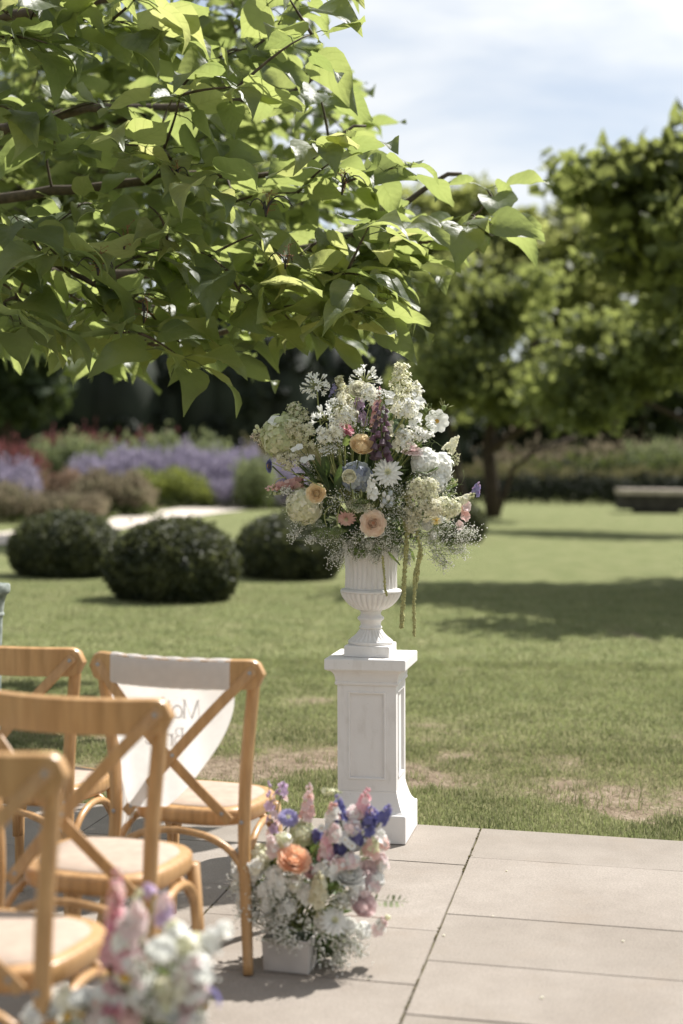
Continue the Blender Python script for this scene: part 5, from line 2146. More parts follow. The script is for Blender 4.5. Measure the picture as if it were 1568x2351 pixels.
# plumes
B.put('hydrangea_plume', plume(0.215, 0.062, 520, 0.0105), [P['greencream'], P['cream'], M_stemlight], 975, 430, -0.04, Vector((-0.06, -0.1, 1)), label='tall cream plume at the top of the bouquet')
B.put('hydrangea_plume', plume(0.125, 0.030, 200, 0.0095), [P['greencream'], P['straw'], M_stemlight], 655, 370, 0.0, Vector((-0.3, -0.1, 1)))
B.put('hydrangea_plume', plume(0.105, 0.045, 260, 0.010), [P['straw'], P['cream'], M_stemlight], 640, 430, -0.02, Vector((-0.05, -0.3, 1)))
B.put('hydrangea_plume', plume(0.12, 0.055, 300, 0.0105), [P['white'], P['cream'], M_stemlight], 1010, 400, 0.0, Vector((0.25, -0.2, 1)))
B.put('green_hydrangea', hydrangea(0.085, 150, 0.20, 1.0, 0.92), [P['greencream'], P['greenish'], M_stem], 285, 545, -0.02, Vector((-0.8, -0.5, 0.4)), label='large green hydrangea head at the left of the bouquet')
B.put('hydrangea_plume', plume(0.13, 0.06, 420, 0.0095), [P['straw'], P['greencream'], M_stemlight], 455, 575, -0.06, Vector((-0.75, -0.45, 0.55)))
B.put('hydrangea_plume', plume(0.095, 0.05, 320, 0.0095), [P['straw'], P['greenish'], M_stemlight], 385, 480, -0.0, Vector((-0.25, -0.3, 0.8)))
B.put('hydrangea_plume', plume(0.085, 0.045, 260, 0.0095), [P['straw'], P['cream'], M_stemlight], 370, 690, -0.04, Vector((-0.75, -0.4, 0.15)))
for i, (x, y, r) in enumerate([(385, 608, 16), (355, 622, 13), (415, 682, 17), (455, 668, 15), (245, 458, 26), (515, 625, 13), (1045, 305, 10), (1075, 345, 22), (1040, 385, 24), (1015, 425, 20), (905, 310, 20), (900, 350, 18), (1060, 430, 22), (1035, 470, 18), (880, 405, 16), (955, 360, 14), (1010, 340, 14)]):
    m = MB()
    floret(m, r * k_ * 1.5, Matrix.Identity(4), 0, 0.25, 60, None, 4 if i % 2 else 5, 3, 3)
    B.put('white_floret', m, [P['white'], P['white'], M_stemlight], x, y, None, stem=False, face=0.7)
# upper fill of small white and cream blooms
for i, (x, y) in enumerate([(610, 440), (660, 470), (590, 380), (630, 340), (790, 340), (860, 330), (930, 400), (985, 430), (1060, 540), (575, 540), (545, 590), (1095, 560), (900, 530), (600, 560), (560, 650), (930, 600), (1000, 600)]):
    if i % 3 == 0:
        B.put('white_stock', spike(0.055, 0.024, 9, 0.020, 1, bud=0), [P['cream'], P['greencream'], M_stemlight], x, y + 20, None, Vector((RF.gauss(0, .2), -0.35, 0.9)))
    elif i % 3 == 1:
        B.put('froth_plume', plume(0.07, 0.034, 190, 0.009), [P['cream'], P['white'], M_stemlight], x, y, None, Vector((RF.gauss(0, .3), -0.4, 0.8)))
    else:
        B.put('white_cluster', umbel(0.034, 18, 0.4, 0, 9, 0.0026), [P['white'], P['cream'], M_stemlight], x, y, None)
# blue and lilac pieces
B.put('larkspur', spike(0.05, 0.020, 10, 0.017, 2), [P['blue'], P['violet'], M_stem], 580, 315, 0.0, Vector((0.1, -0.3, 0.9)))
B.put('lilac_stock', spike(0.05, 0.026, 12, 0.022, 1, bud=0), [P['lilac'], P['lilac'], M_stem], 728, 380, 0.0, Vector((0, -0.4, 0.9)))
B.put('lilac_stock', spike(0.06, 0.026, 12, 0.022, 1, bud=0), [P['lilac'], P['blush'], M_stem], 748, 470, 0.0, Vector((0, -0.4, 0.9)))
B.put('white_stock', spike(0.07, 0.030, 16, 0.024, 1, bud=0), [P['white'], P['white'], M_stem], 690, 440, 0.0, Vector((-.1, -0.4, 0.9)))
B.put('snapdragon', spike(0.15, 0.026, 26, 0.024, 2), [P['salmon'], P['pink'], M_bract], 822, 490, -0.10, Vector((0.05, -0.12, 1)), label='salmon snapdragon spike left of the purple bells')
B.put('purple_bells', bells(0.195, 34), [P['purple'], petalmat('petal plum', (0.17, 0.07, 0.12)), M_stem], 848, 645, -0.24, Vector((0.02, -0.05, 1)), label='spike of hanging dark purple bells')
# white daisy, seed heads, buds
B.put('cosmos', cosmos(0.048), [P['white'], M_gold, M_stem], 1175, 458, -0.02, Vector((0.05, -1, 0.1)), label='white daisy like cosmos with an orange eye')
B.put('cosmos', cosmos(0.034), [P['white'], M_gold, M_stem], 1082, 345, 0.02, Vector((0.95, -0.2, 0.2)), label='white cosmos seen edge on')
for (x, y) in [(1215, 382), (1110, 395)]:
    m = MB()
    m.ball((0, 0, 0), 0.010, 0, 8, 6, 1.3)
    for q in range(9):
        a = q * 0.7
        m.tube(curve((0, 0, 0.004), (math.cos(a) * 0.030, math.sin(a) * 0.030, 0.012 + RF.uniform(0, .018)), (math.cos(a) * -.002, math.sin(a) * -.002, -0.005), 3), 0.0008, 3, 1)
    B.put('seed_head', m, [M_bract, M_stemlight, M_stemlight], x, y, 0.0, Vector((0.4, -0.2, 0.8)), stem=0.0016)
for (x, y, r) in [(912, 475, 22), (975, 492, 18), (953, 543, 26), (1013, 548, 28), (880, 585, 22)]:
    B.put('cream_bud', rose(r * k_ * 1.15, 5, 4, 0.35, 0.7), [P['cream'], P['cream'], M_stem], x, y, None, face=0.4, up=0.2, stem=0.0016)
B.put('pink_parrot_tulip', carnation(55 * k_ * 1.05), [P['pink'], P['hotpink'], M_stem], 640, 520, -0.16, Vector((0.15, -0.55, 0.75)), label='frilled pink bloom with white edges')
m = leafblade(0.05, 0.014, 0.3, 0.6, 6, 5)
B.put('peach_ranunculus', button_rose(62 * k_ * 1.1, (0, 0)), [P['peach'], P['apricot'], M_stem], 742, 602, -0.25, Vector((0.12, -0.75, 0.55)), label='peach ranunculus in the upper middle')
B.put('blue_hydrangea', hydrangea(84 * k_, 110, 0.27, 1.0, 0.95), [P['blue'], P['paleblue'], M_stem], 715, 775, -0.14, label='dusty blue hydrangea behind the cream rose')
B.put('cream_rose', rose(54 * k_ * 1.15, 7, 5, 0.55, 0.6), [P['cream'], P['cream'], M_stem], 675, 790, -0.26, Vector((-0.1, -0.8, 0.35)), label='half open cream rose in front of the blue hydrangea')
B.put('dahlia', dahlia(80 * k_), [P['white'], P['greencream'], M_stem], 892, 752, -0.255, Vector((0.05, -1, 0.18)), label='flat white dahlia in the middle')
B.put('pale_scabiosa', scabiosa(62 * k_ * 1.05, 0), [P['blush'], P['blush'], M_stem], 1035, 632, -0.16, Vector((0.05, -0.35, 0.9)), label='pale pink frilled bloom')
B.put('pale_scabiosa', scabiosa(40 * k_ * 1.05, 0), [P['blush'], P['blush'], M_stem], 1020, 600, -0.13, Vector((0.0, -0.35, 0.9)))
B.put('white_hydrangea', hydrangea(90 * k_, 100, 0.30, 1.0, 1.0), [P['white'], P['white'], M_stem], 1172, 730, -0.08, Vector((0.6, -0.7, 0.3)), label='large white hydrangea at the right')
B.put('white_hydrangea', hydrangea(74 * k_, 80, 0.32, 1.0, 0.9), [P['white'], P['white'], M_stem], 1105, 690, -0.14, Vector((0.3, -0.7, 0.5)))
B.put('white_hydrangea', hydrangea(60 * k_, 70, 0.32, 1.0, 0.9), [P['white'], P['white'], M_stem], 1170, 810, -0.12, Vector((0.4, -0.8, -0.2)))
B.put('cream_stock', spike(0.075, 0.030, 16, 0.026, 1, bud=0), [P['cream'], P['cream'], M_stemlight], 1235, 635, -0.0, Vector((0.5, -0.2, 0.8)))
B.put('lace_flower', umbel(45 * k_, 18, 0.4, 0, 9), [P['greencream'], P['greencream'], M_bract], 1255, 670, -0.04, Vector((0.5, -0.5, -0.1)))
B.put('lace_flower', umbel(30 * k_, 12, 0.4, 0, 8), [P['greencream'], P['greencream'], M_bract], 1262, 790, -0.04, Vector((0.4, -0.3, -0.9)))
# left side
B.put('dusty_snapdragon', spike(0.15, 0.030, 26, 0.026, 2), [P['dusty'], P['salmon'], M_stem], 415, 805, -0.08, Vector((-1, -0.25, -0.22)), label='dusty red snapdragon lying out to the left')
B.put('snapdragon_tip', spike(0.075, 0.020, 14, 0.013, 2), [M_bract, P['greenish'], M_stem], 300, 850, -0.02, Vector((-0.9, 0, -0.35)))
B.put('dark_scabiosa', scabiosa(36 * k_ * 1.2, 1), [P['deepblue'], M_gold, M_stem], 215, 715, -0.04, Vector((-0.9, -0.35, 0.0)), stem=0.003, label='dark blue scabiosa on a long stem at the left')
B.put('violet_larkspur', spike(0.052, 0.022, 14, 0.020, 2), [P['violet'], P['lilac'], M_stemlight], 1390, 880, -0.04, Vector((0.35, -0.2, 0.9)), stem=0.0026, label='violet larkspur tip on a long stem at the right')
B.put('astilbe_spray', plume(0.155, 0.010, 170, 0.010, 2, 0.3), [P['blush'], P['straw'], M_stem], 285, 665, 0.02, Vector((-0.82, 0, 0.62)))
for (x, y) in [(143, 490), (132, 515), (158, 512)]:
    m = MB()
    m.ball((0, 0, 0), 0.0088, 0, 8, 6, 1.15)
    B.put('bud', m, [P['greencream'], P['straw'], M_stem], x, y, 0.02, Vector((-0.5, 0, 0.8)), stem=False)
B.put('peach_rose', rose(52 * k_ * 1.05, 8, 5, 0.85, 0.4), [P['peach'], P['apricot'], M_stem], 485, 872, -0.20, Vector((-0.15, -1, 0.1)), label='peach rose at the lower left')
B.put('green_hydrangea', hydrangea(100 * k_, 150, 0.22, 1.0, 0.95), [P['greencream'], P['cream'], M_stem], 415, 945, -0.10, Vector((-0.5, -0.7, -0.2)), label='pale green hydrangea head at the lower left')
# middle and lower
B.put('white_stock', spike(0.095, 0.028, 18, 0.025, 1, bud=0), [P['white'], P['white'], M_stem], 812, 900, -0.25, Vector((-0.15, -0.35, 0.9)), label='white stock below the white dahlia')
m = MB()
for q in range(11):
    a = q * 2.4
    r_ = 0.010 + 0.006 * (q % 3)
    pp = Vector((math.cos(a) * r_, math.sin(a) * r_, -0.028 + q * 0.0052))
    m.ball(pp, 0.0085, q % 2, 8, 6, 1.35)
    m.tube([pp, (0, 0, 0.03)], 0.0009, 3, 2)
B.put('pale_blue_bells', m, [P['paleblue'], P['white'], M_stemlight], 885, 905, -0.25, Vector((0.0, -0.15, 1)), label='cluster of pale blue white buds')
for (x, y, r, d) in [(690, 935, 62, (0.05, -0.25, -1)), (740, 900, 44, (0.1, -0.25, -1)), (545, 1068, 78, (-0.05, -0.3, -1)), (600, 1065, 50, (0.15, -0.3, -1))]:
    B.put('lace_flower', umbel(r * k_, 26, 0.12, 0, 8, 0.0018), [M_bract, P['greencream'], M_bract], x, y, -0.24, Vector(d), stem=False)
for (x0, y0, x1, y1, sx) in [(690, 850, 685, 935, 10), (735, 850, 738, 900, 16), (580, 940, 545, 1065, -60), (640, 900, 602, 1060, -20), (230, 695, 530, 840, 0), (310, 780, 240, 830, -40), (1290, 870, 1250, 880, 0)]:
    m = MB()
    a, b = B.p(x0, y0, -0.23), B.p(x1, y1, -0.24)
    c = B.p((x0 + x1) / 2 + sx, (y0 + y1) / 2 - abs(sx) * 0.6, -0.24)
    pts = [((1 - t) ** 2) * a + 2 * t * (1 - t) * c + t * t * b - B.o for t in [i / 8 for i in range(9)]]
    m.tube(pts, 0.0020, 6)
    m.obj('stem', M_stemlight, B.t)
B.put('flat_umbel', umbel(78 * k_, 46, 0.06, 0, 14, 0.0024), [P['straw'], P['straw'], M_bract], 730, 985, -0.225, Vector((0.12, -0.45, 1)), stem=False, label='flat buff umbel in the lower middle')
B.put('dusty_dahlia', dahlia(54 * k_), [P['salmon'], P['straw'], M_bract], 655, 1012, -0.22, Vector((0.0, -0.8, -0.6)), label='dusty pink dahlia facing down')
B.put('apricot_rose', rose(62 * k_ * 1.02, 9, 6, 0.95, 0.15, (0, 1), 0.09), [P['apricot'], P['orange'], M_stem], 806, 1045, -0.27, Vector((0.08, -1, 0.12)), label='full apricot garden rose at the lower middle')
# frothy right side
for (x, y, h, r, d, ms) in [(1050, 905, 0.10, 0.050, (0.1, -0.6, 0.6), ('straw', 'greencream')), (1110, 960, 0.09, 0.050, (0.4, -0.7, 0.1), ('straw', 'cream')), (1095, 880, 0.08, 0.046, (0.4, -0.5, 0.6), ('greencream', 'cream')), (1210, 960, 0.08, 0.04, (0.6, -0.6, 0.1), ('cream', 'greencream')), (1030, 960, 0.10, 0.030, (0, -0.5, -0.8), ('straw', 'straw'))]:
    B.put('froth_plume', plume(h, r, 380, 0.009), [P[ms[0]], P[ms[1]], M_stemlight], x, y, -0.20, Vector(d), stem=False)
for (x, y, r) in [(1160, 970, 30), (1120, 1048, 26), (790, 1165, 22), (1185, 1010, 24), (1060, 1010, 20), (1150, 1110, 20)]:
    B.put('white_cluster', hydrangea(r * k_ * 1.2, 26, 0.5, 1, 0.8), [P['white'], P['white'], M_stem], x, y, None, stem=False)
B.put('yellow_daisy', cosmos(0.016), [P['yellow'], M_gold, M_stem], 1170, 1028, -0.2, Vector((0.1, -1, 0.1)), stem=False)
B.put('cream_snapdragon', spike(0.085, 0.026, 20, 0.020, 1), [P['cream'], P['greencream'], M_stem], 1280, 935, -0.06, Vector((0.75, -0.2, 0.45)), label='cream snapdragon reaching out at the right')
for i, (x, y, r) in enumerate([(1335, 945, 26), (1327, 1000, 27), (1298, 1058, 22), (1315, 965, 18)]):
    m = MB()
    floret(m, r * k_ * 1.5, Matrix.Identity(4), i % 2, 0.4, 50, None, 5, 3, 3)
    B.put('pink_floret', m, [P['blush'], P['salmon'], M_stem], x, y, -0.04, Vector((0.5, -0.7, 0.2)), stem=False)
# hanging tassels
def tail(pix, r, n):
    pts = [B.p(x, y, -0.21 + 0.03 * i / len(pix)) - B.o for i, (x, y) in enumerate(pix)]
    fine = []
    for i in range(len(pts) - 1):
        for k in range(4):
            fine.append(pts[i].lerp(pts[i + 1], k / 4))
    fine.append(pts[-1])
    return tassel(fine, r, n).obj('tassel', M_tail, B.t)


tail([(985, 870), (1012, 930), (1010, 1000), (1005, 1080), (998, 1200), (988, 1330), (984, 1450), (976, 1560), (973, 1645)], 0.0105, 420)
tail([(1010, 880), (1030, 950), (1012, 1020), (1020, 1090)], 0.011, 120)
tail([(1060, 1090), (1078, 1180), (1065, 1260), (1048, 1340), (1047, 1420), (1042, 1520), (1045, 1610), (1044, 1692)], 0.0085, 190)
tail([(1078, 1170), (1085, 1230), (1068, 1290), (1062, 1340), (1050, 1430)], 0.0105, 44)
tail([(862, 1230), (870, 1310), (875, 1390), (886, 1462)], 0.0065, 90)
tail([(950, 960), (985, 1020), (1000, 1090)], 0.008, 60)
# baby's breath: one airy mass
mb = MB()
sprays = []
for (x, y, rx, ry, n, dy) in [(1150, 1120, 130, 70, 22, -0.14), (1010, 1060, 110, 80, 16, -0.2), (930, 960, 90, 90, 16, -0.22), (900, 860, 90, 60, 10, -0.2), (600, 910, 80, 50, 9, -0.2), (700, 1120, 170, 45, 16, -0.2), (860, 1150, 120, 50, 14, -0.2), (560, 1120, 80, 50, 8, -0.16), (1080, 800, 60, 40, 6, -0.2), (1200, 900, 50, 90, 10, -0.12), (420, 1040, 60, 40, 5, -0.08), (720, 540, 80, 60, 6, -0.05), (590, 620, 60, 50, 7, -0.12), (450, 740, 60, 60, 6, -0.06), (1230, 1080, 60, 60, 8, -0.1), (880, 1080, 60, 50, 8, -0.22)]:
    for _ in range(n):
        X, Y = x + RF.gauss(0, .5) * rx, y + RF.gauss(0, .5) * ry
        Pt = B.p(X, Y, dy + RF.uniform(-.04, .05))
        d = (Pt - core).normalized() + Vector((RF.gauss(0, .5), RF.gauss(0, .5) - .2, RF.gauss(0, .5)))
        gyp_spray(mb, Pt - B.o - d.normalized() * 0.03, d, RF.uniform(0.05, 0.08), 26, 0.75, 0.0020)
for (x, y, dx, dz, ln) in [(1210, 1190, 0.95, 0.28, 0.13), (1180, 1210, 0.9, -0.05, 0.11), (1120, 1180, 0.6, -0.5, 0.10), (400, 1030, -0.4, -0.75, 0.08), (585, 1150, -0.1, -1, 0.09), (500, 1110, -0.6, -0.5, 0.06), (640, 1170, -0.2, -0.9, 0.05), (1230, 1150, 0.85, 0.35, 0.12), (360, 880, -0.8, 0.1, 0.05), (830, 1190, 0, -1, 0.06), (760, 1170, -.1, -1, 0.05), (1000, 1180, .2, -1, 0.06), (1290, 1130, .8, .2, .06)]:
    for _ in range(3):
        Pt = B.p(x + RF.gauss(0, 14), y + RF.gauss(0, 14), -0.14)
        gyp_spray(mb, Pt - B.o, (dx + RF.gauss(0, .12), RF.gauss(0, .2), dz + RF.gauss(0, .12)), ln, 60, 0.40, 0.0023)
o = mb.obj('babys_breath', [M_gyp, M_stem], B.t)
o['kind'] = 'stuff'
# rim spill: sprays and leaves falling over the lip of the urn
mb = MB()
for i in range(46):
    X, Y = RF.uniform(610, 1010), RF.uniform(1110, 1185)
    Pt = B.p(X, Y, -0.135 + RF.uniform(-.03, .03))
    gyp_spray(mb, Pt - B.o, (RF.gauss(0, .5), RF.gauss(-.2, .3), -0.75 + RF.gauss(0, .25)), RF.uniform(0.035, 0.062), 26, 0.55, 0.0021)
o = mb.obj('babys_breath', [M_gyp, M_stem], B.t)
o['kind'] = 'stuff'
B.foliage('light_foliage', 60, [(700, 1150, 120, 40, -0.13), (880, 1160, 120, 40, -0.14), (800, 1200, 90, 30, -0.14)], 0.04, M_midleaf, 14)
B.foliage('foliage', 70, [(700, 1130, 140, 40, -0.11), (900, 1130, 140, 40, -0.11)], 0.05, M_darkleaf, 15)
# feathery green threads
mb = MB()
for (x, y, n) in [(1240, 900, 40), (1120, 560, 26), (1230, 1050, 30), (980, 640, 14), (1150, 420, 14), (460, 800, 10), (760, 920, 14), (1260, 850, 20)]:
    for _ in range(n):
        a = B.p(x + RF.gauss(0, 26), y + RF.gauss(0, 40), -0.12)
        e = a + Vector((RF.gauss(0, .03), RF.gauss(0, .03), RF.gauss(0, .03)))
        mb.tube([q - B.o for q in curve(a, e, (RF.gauss(0, .008), 0, RF.gauss(0, .008)), 3)], 0.0006, 3)
o = mb.obj('feathery_leaves', M_bract, B.t)
o['kind'] = 'stuff'

# ------------------------------------------------------------------ low troughs beside the aisle
M_trough = simple('pale grey trough', (0.50, 0.475, 0.45), 0.8, 0.08, 14, 0.2, bump=0.2, bs=160, bd=0.002)


def trough(label, cx, cy, psi, w_, l_, h_):
    t = empty('flower_trough', (cx, cy, 0.0015), -psi)
    tag(t, label, 'planter', 'pale troughs of aisle flowers')
    mb = MB()
    k = 0.93
    a, b = w_ / 2, l_ / 2
    th = 0.008
    mb.sqloft([(a * k, b * k, 0), (a, b, h_), (a - th, b - th, h_), (a * k - th, b * k - th, 0.012)])
    mb.obj('box', M_trough, t, False, 0.002)
    mb = MB()
    mb.box((-a + 0.011, -b + 0.011, 0.02), (a - 0.011, b - 0.011, h_ - 0.02))
    mb.obj('foam', M_darkleaf, t, False)
    return t


PSI = rad(14)
tb = ground(650, 2232)
tc1 = Vector((tb.x + 0.035, tb.y + 0.10, 0))
trough('pale trough beside the draped chair, holding the sharper low arrangement', tc1.x, tc1.y, PSI, 0.145, 0.24, 0.098)


def conv_mid(x, y, dy=None):
    u, v = 439 + 0.34 * x, 1724.8 + 0.34 * y
    if dy is None:
        e = 1 - ((x - 800) / 560) ** 2 - ((y - 900) / 620) ** 2
        dy = -0.13 * math.sqrt(max(0.0, e)) + 0.02
    return at(u, v, tc1.y + dy)


k2 = 0.34 / FPX * tc1.y
C = Bunch('aisle_flowers', 'low mixed flowers with an orange rose and deep blue delphinium beside the draped chair', (tc1.x, tc1.y, 0.09), conv_mid, tc1 + Vector((0, 0, 0.10)), k2)
C.foliage('foliage', 170, [(780, 1080, 220, 150, 0.0), (720, 850, 220, 180, 0.04), (950, 900, 200, 200, 0.03), (600, 1050, 130, 150, 0.02), (800, 650, 180, 120, 0.05), (900, 1330, 120, 70, -0.04)], 0.06, M_darkleaf, 8)
C.foliage('light_foliage', 60, [(850, 640, 160, 120, 0.02), (1000, 1250, 110, 80, -0.06), (520, 760, 90, 80, 0.0), (900, 900, 160, 100, -0.04)], 0.045, M_midleaf, 9)
C.put('lilac_sweet_pea', spike(0.17, 0.022, 14, 0.026, 2, 45, 5, 2, 0, 0.3), [P['lilac'], P['blush'], M_stem], 560, 590, 0.02, Vector((-0.10, -0.1, 1)), label='lilac spike standing highest at the left')
C.put('lilac_sweet_pea', spike(0.05, 0.022, 6, 0.026, 2, 45, 5, 2, 0, 0.3), [P['lilac'], P['blush'], M_stem], 600, 320, 0.03, Vector((0.2, -0.1, 1)))
C.put('violet_scabiosa', scabiosa(66 * k2 * 1.1, 1), [P['violet'], P['cream'], M_stem], 655, 450, -0.02, Vector((0.1, -0.7, 0.75)), label='violet scabiosa with a pale eye')
C.put('snapdragon', spike(0.105, 0.026, 20, 0.024, 2), [P['salmon'], P['blush'], M_bract], 775, 460, 0.0, Vector((0.12, -0.1, 1)), label='salmon snapdragon standing in the middle')
C.put('snapdragon_tip', spike(0.055, 0.014, 12, 0.012, 2), [P['greencream'], P['greenish'], M_bract], 890, 270, 0.02, Vector((0.75, -0.1, 0.0)))
C.put('snapdragon', spike(0.10, 0.032, 22, 0.026, 2), [P['blush'], P['pink'], M_bract], 1150, 470, -0.02, Vector((0.15, -0.15, 1)), label='pale pink snapdragon at the right, in front of the plinth')
for (x, y, h, r, d) in [(1010, 480, 0.085, 0.026, (-0.1, -0.2, 1)), (1190, 540, 0.085, 0.030, (0.1, -0.3, 1)), (1270, 480, 0.06, 0.026, (0.5, -0.2, 0.9)), (1010, 680, 0.06, 0.028, (-0.1, -0.6, 0.7)), (1110, 610, 0.06, 0.032, (0.05, -0.6, 0.7)), (860, 590, 0.04, 0.02, (-0.3, -0.5, 0.7))]:
    C.put('delphinium', spike(h, r, 13, 0.023, 1, 55, 5, 2, 1), [P['deepblue'], P['violet'], M_stem], x, y, -0.04, Vector(d))
C.put('green_scabiosa', hydrangea(84 * k2, 70, 0.30, 1, 0.9), [P['greencream'], P['greenish'], M_stem], 755, 560, -0.02, label='green cream ball bloom above the orange rose')
for (x, y) in [(1060, 620), (1040, 600), (880, 520), (1085, 640)]:
    C.put('daisy', cosmos(0.0125), [P['white'], M_gold, M_stem], x, y, -0.08, Vector((0.1, -0.9, 0.4)), stem=False)
C.put('snapdragon', spike(0.09, 0.028, 20, 0.025, 2), [P['pink'], P['blush'], M_bract], 905, 730, -0.08, Vector((0.05, -0.2, 1)), label='deep pink snapdragon right of the orange rose')
C.put('salmon_stock', spike(0.06, 0.030, 14, 0.027, 2), [P['salmon'], P['greencream'], M_bract], 1205, 690, -0.06, Vector((0.2, -0.5, 0.9)))
C.put('orange_rose', rose(100 * k2 * 1.05, 8, 6, 0.9, 0.2, (0, 1), 0.09), [P['orange'], P['apricot'], M_stem], 685, 752, -0.11, Vector((0.22, -0.62, 0.80)), label='large orange garden rose')
C.put('green_hydrangea', hydrangea(95 * k2, 90, 0.26, 1, 0.9), [P['greencream'], P['cream'], M_stem], 475, 720, -0.02, label='pale green hydrangea left of the orange rose')
C.put('pink_lily_petal', carnation(44 * k2), [P['salmon'], P['pink'], M_stem], 800, 815, -0.10, Vector((0.3, -0.8, 0.1)))
C.put('white_peony', rose(112 * k2 * 1.0, 7, 6, 0.8, 0.2, (0, 1), 0.10), [P['white'], P['cream'], M_stem], 1050, 860, -0.08, Vector((0.25, -0.6, 0.8)), label='full white bloom')
C.put('blush_carnation', carnation(80 * k2 * 1.05), [P['blush'], P['blush'], M_stem], 1185, 810, -0.05, Vector((0.5, -0.7, 0.5)), label='blush carnation at the right')
C.put('cream_stock', spike(0.095, 0.036, 22, 0.030, 1, bud=0), [P['straw'], P['cream'], M_stem], 860, 1020, -0.13, Vector((0.0, -0.3, 1)), label='creamy yellow stock in the middle')
C.put('white_stock', spike(0.07, 0.040, 20, 0.032, 1, bud=0), [P['white'], P['white'], M_stem], 590, 930, -0.10, Vector((-0.1, -0.5, 0.9)))
C.put('white_stock', spike(0.06, 0.030, 14, 0.028, 1, bud=0), [P['white'], P['white'], M_stem], 440, 850, -0.06, Vector((-0.4, -0.4, 0.8)))
C.put('pink_ranunculus', button_rose(88 * k2 * 1.05, (0, 0)), [P['blush'], P['salmon'], M_stem], 1155, 1045, -0.10, Vector((0.35, -0.7, 0.6)), label='round pale pink ranunculus at the right')
C.put('cream_dahlia', dahlia(95 * k2), [P['white'], P['greencream'], M_stem], 965, 1150, -0.14, Vector((0.2, -0.75, 0.6)), label='cream hearted white dahlia low in front')
for (x, y, r) in [(315, 750, 34), (320, 915, 40), (300, 930, 26), (1290, 560, 26)]:
    m = MB()
    floret(m, r * k2 * 1.4, Matrix.Identity(4), 0, 0.4, 45, None, 5, 3, 3)
    C.put('white_floret', m, [P['white'], P['white'], M_stem], x, y, 0.0, Vector((-0.5, -0.7, 0.3)), stem=0.0012)
# soft filler between the larger blooms
for i, (x, y, a) in enumerate([(560, 640, 'blush'), (620, 600, 'greencream'), (960, 560, 'blush'), (1000, 760, 'salmon'), (930, 800, 'blush'), (560, 830, 'white'), (500, 940, 'white'), (700, 900, 'cream'), (760, 960, 'white'), (1080, 740, 'blush'), (1110, 960, 'white'), (1040, 1010, 'cream'), (880, 1130, 'greencream'), (1060, 1180, 'white'), (430, 780, 'cream'), (1230, 900, 'blush'), (860, 800, 'white'), (1160, 930, 'blush'), (520, 1010, 'white'), (640, 1050, 'white'), (380, 830, 'greencream'), (1100, 420, 'blush'), (1210, 450, 'violet'), (1280, 620, 'salmon'), (1290, 760, 'blush'), (1250, 860, 'white'), (1260, 1180, 'blush'), (1160, 1210, 'white'), (960, 420, 'salmon'), (330, 820, 'white'), (350, 1000, 'white'), (1090, 520, 'blush')]):
    if i % 2:
        C.put('white_cluster', hydrangea(0.023, 30, 0.48, 1, 0.9), [P[a], P['white'], M_stemlight], x, y, None)
    else:
        C.put('small_stock', spike(0.05, 0.026, 13, 0.026, 2, bud=0), [P[a], P['white'], M_stemlight], x, y + 30, None, Vector((RF.gauss(0, .25), -0.4, 0.9)))
m = MB()
for i in range(11):
    s = 1 if i % 2 else -1
    a = Vector((s * 0.006, 0, i * 0.0085))
    m.merge(leafblade(0.017, 0.0105, 0.2, 0.1, 4, i), frame(a, (s * 1.0, RF.gauss(0, .4), 0.7), RF.uniform(-.5, .5)), [0])
m.tube([(0, 0, -0.03), (0, 0, 0.1)], 0.001, 4, 0)
C.put('eucalyptus_sprig', m, [M_eucalyptus, M_stem], 1240, 1005, -0.02, Vector((1, -0.2, 0.02)), stem=False)
m = MB()
m.ball((0, 0, 0), 0.0085, 0, 8, 6, 1.2)
C.put('bud', m, [P['greencream'], M_stem, M_brownbud], 1325, 1122, -0.03, Vector((1, 0, 0.2)), stem=0.0014)
mb = MB()
for (x, y, rx, ry, n, dy) in [(420, 1050, 100, 110, 20, -0.06), (560, 1130, 120, 90, 22, -0.10), (640, 1000, 90, 80, 12, -0.1), (400, 900, 70, 70, 10, -0.04), (620, 1270, 120, 40, 12, -0.12), (830, 1160, 70, 70, 8, -0.12), (1020, 1300, 110, 60, 18, -0.10), (950, 1390, 70, 40, 6, -0.08), (990, 1000, 60, 50, 6, -0.12), (730, 900, 60, 50, 5, -0.1)]:
    for _ in range(n):
        Pt = C.p(x + RF.gauss(0, .5) * rx, y + RF.gauss(0, .5) * ry, dy + RF.uniform(-.03, .04))
        d = (Pt - C.core).normalized() + Vector((RF.gauss(0, .5), RF.gauss(0, .5), RF.gauss(0, .5)))
        gyp_spray(mb, Pt - C.o - d.normalized() * 0.025, d, RF.uniform(0.045, 0.065), 22, 0.7, 0.0029)
o = mb.obj('babys_breath', [M_gyp, M_stem], C.t)
o['kind'] = 'stuff'

# nearest arrangement, far out of focus
tb2 = Vector((-0.372, 2.80, 0))
trough('pale trough hidden under the nearest low flowers at the bottom edge', tb2.x, tb2.y, PSI, 0.145, 0.24, 0.098)


def conv_near(x, y, dy=None):
    u, v = 0.36 * x, 1881.6 + 0.36 * y
    if dy is None:
        dy = -0.02
    return at(u, v, tb2.y + dy)


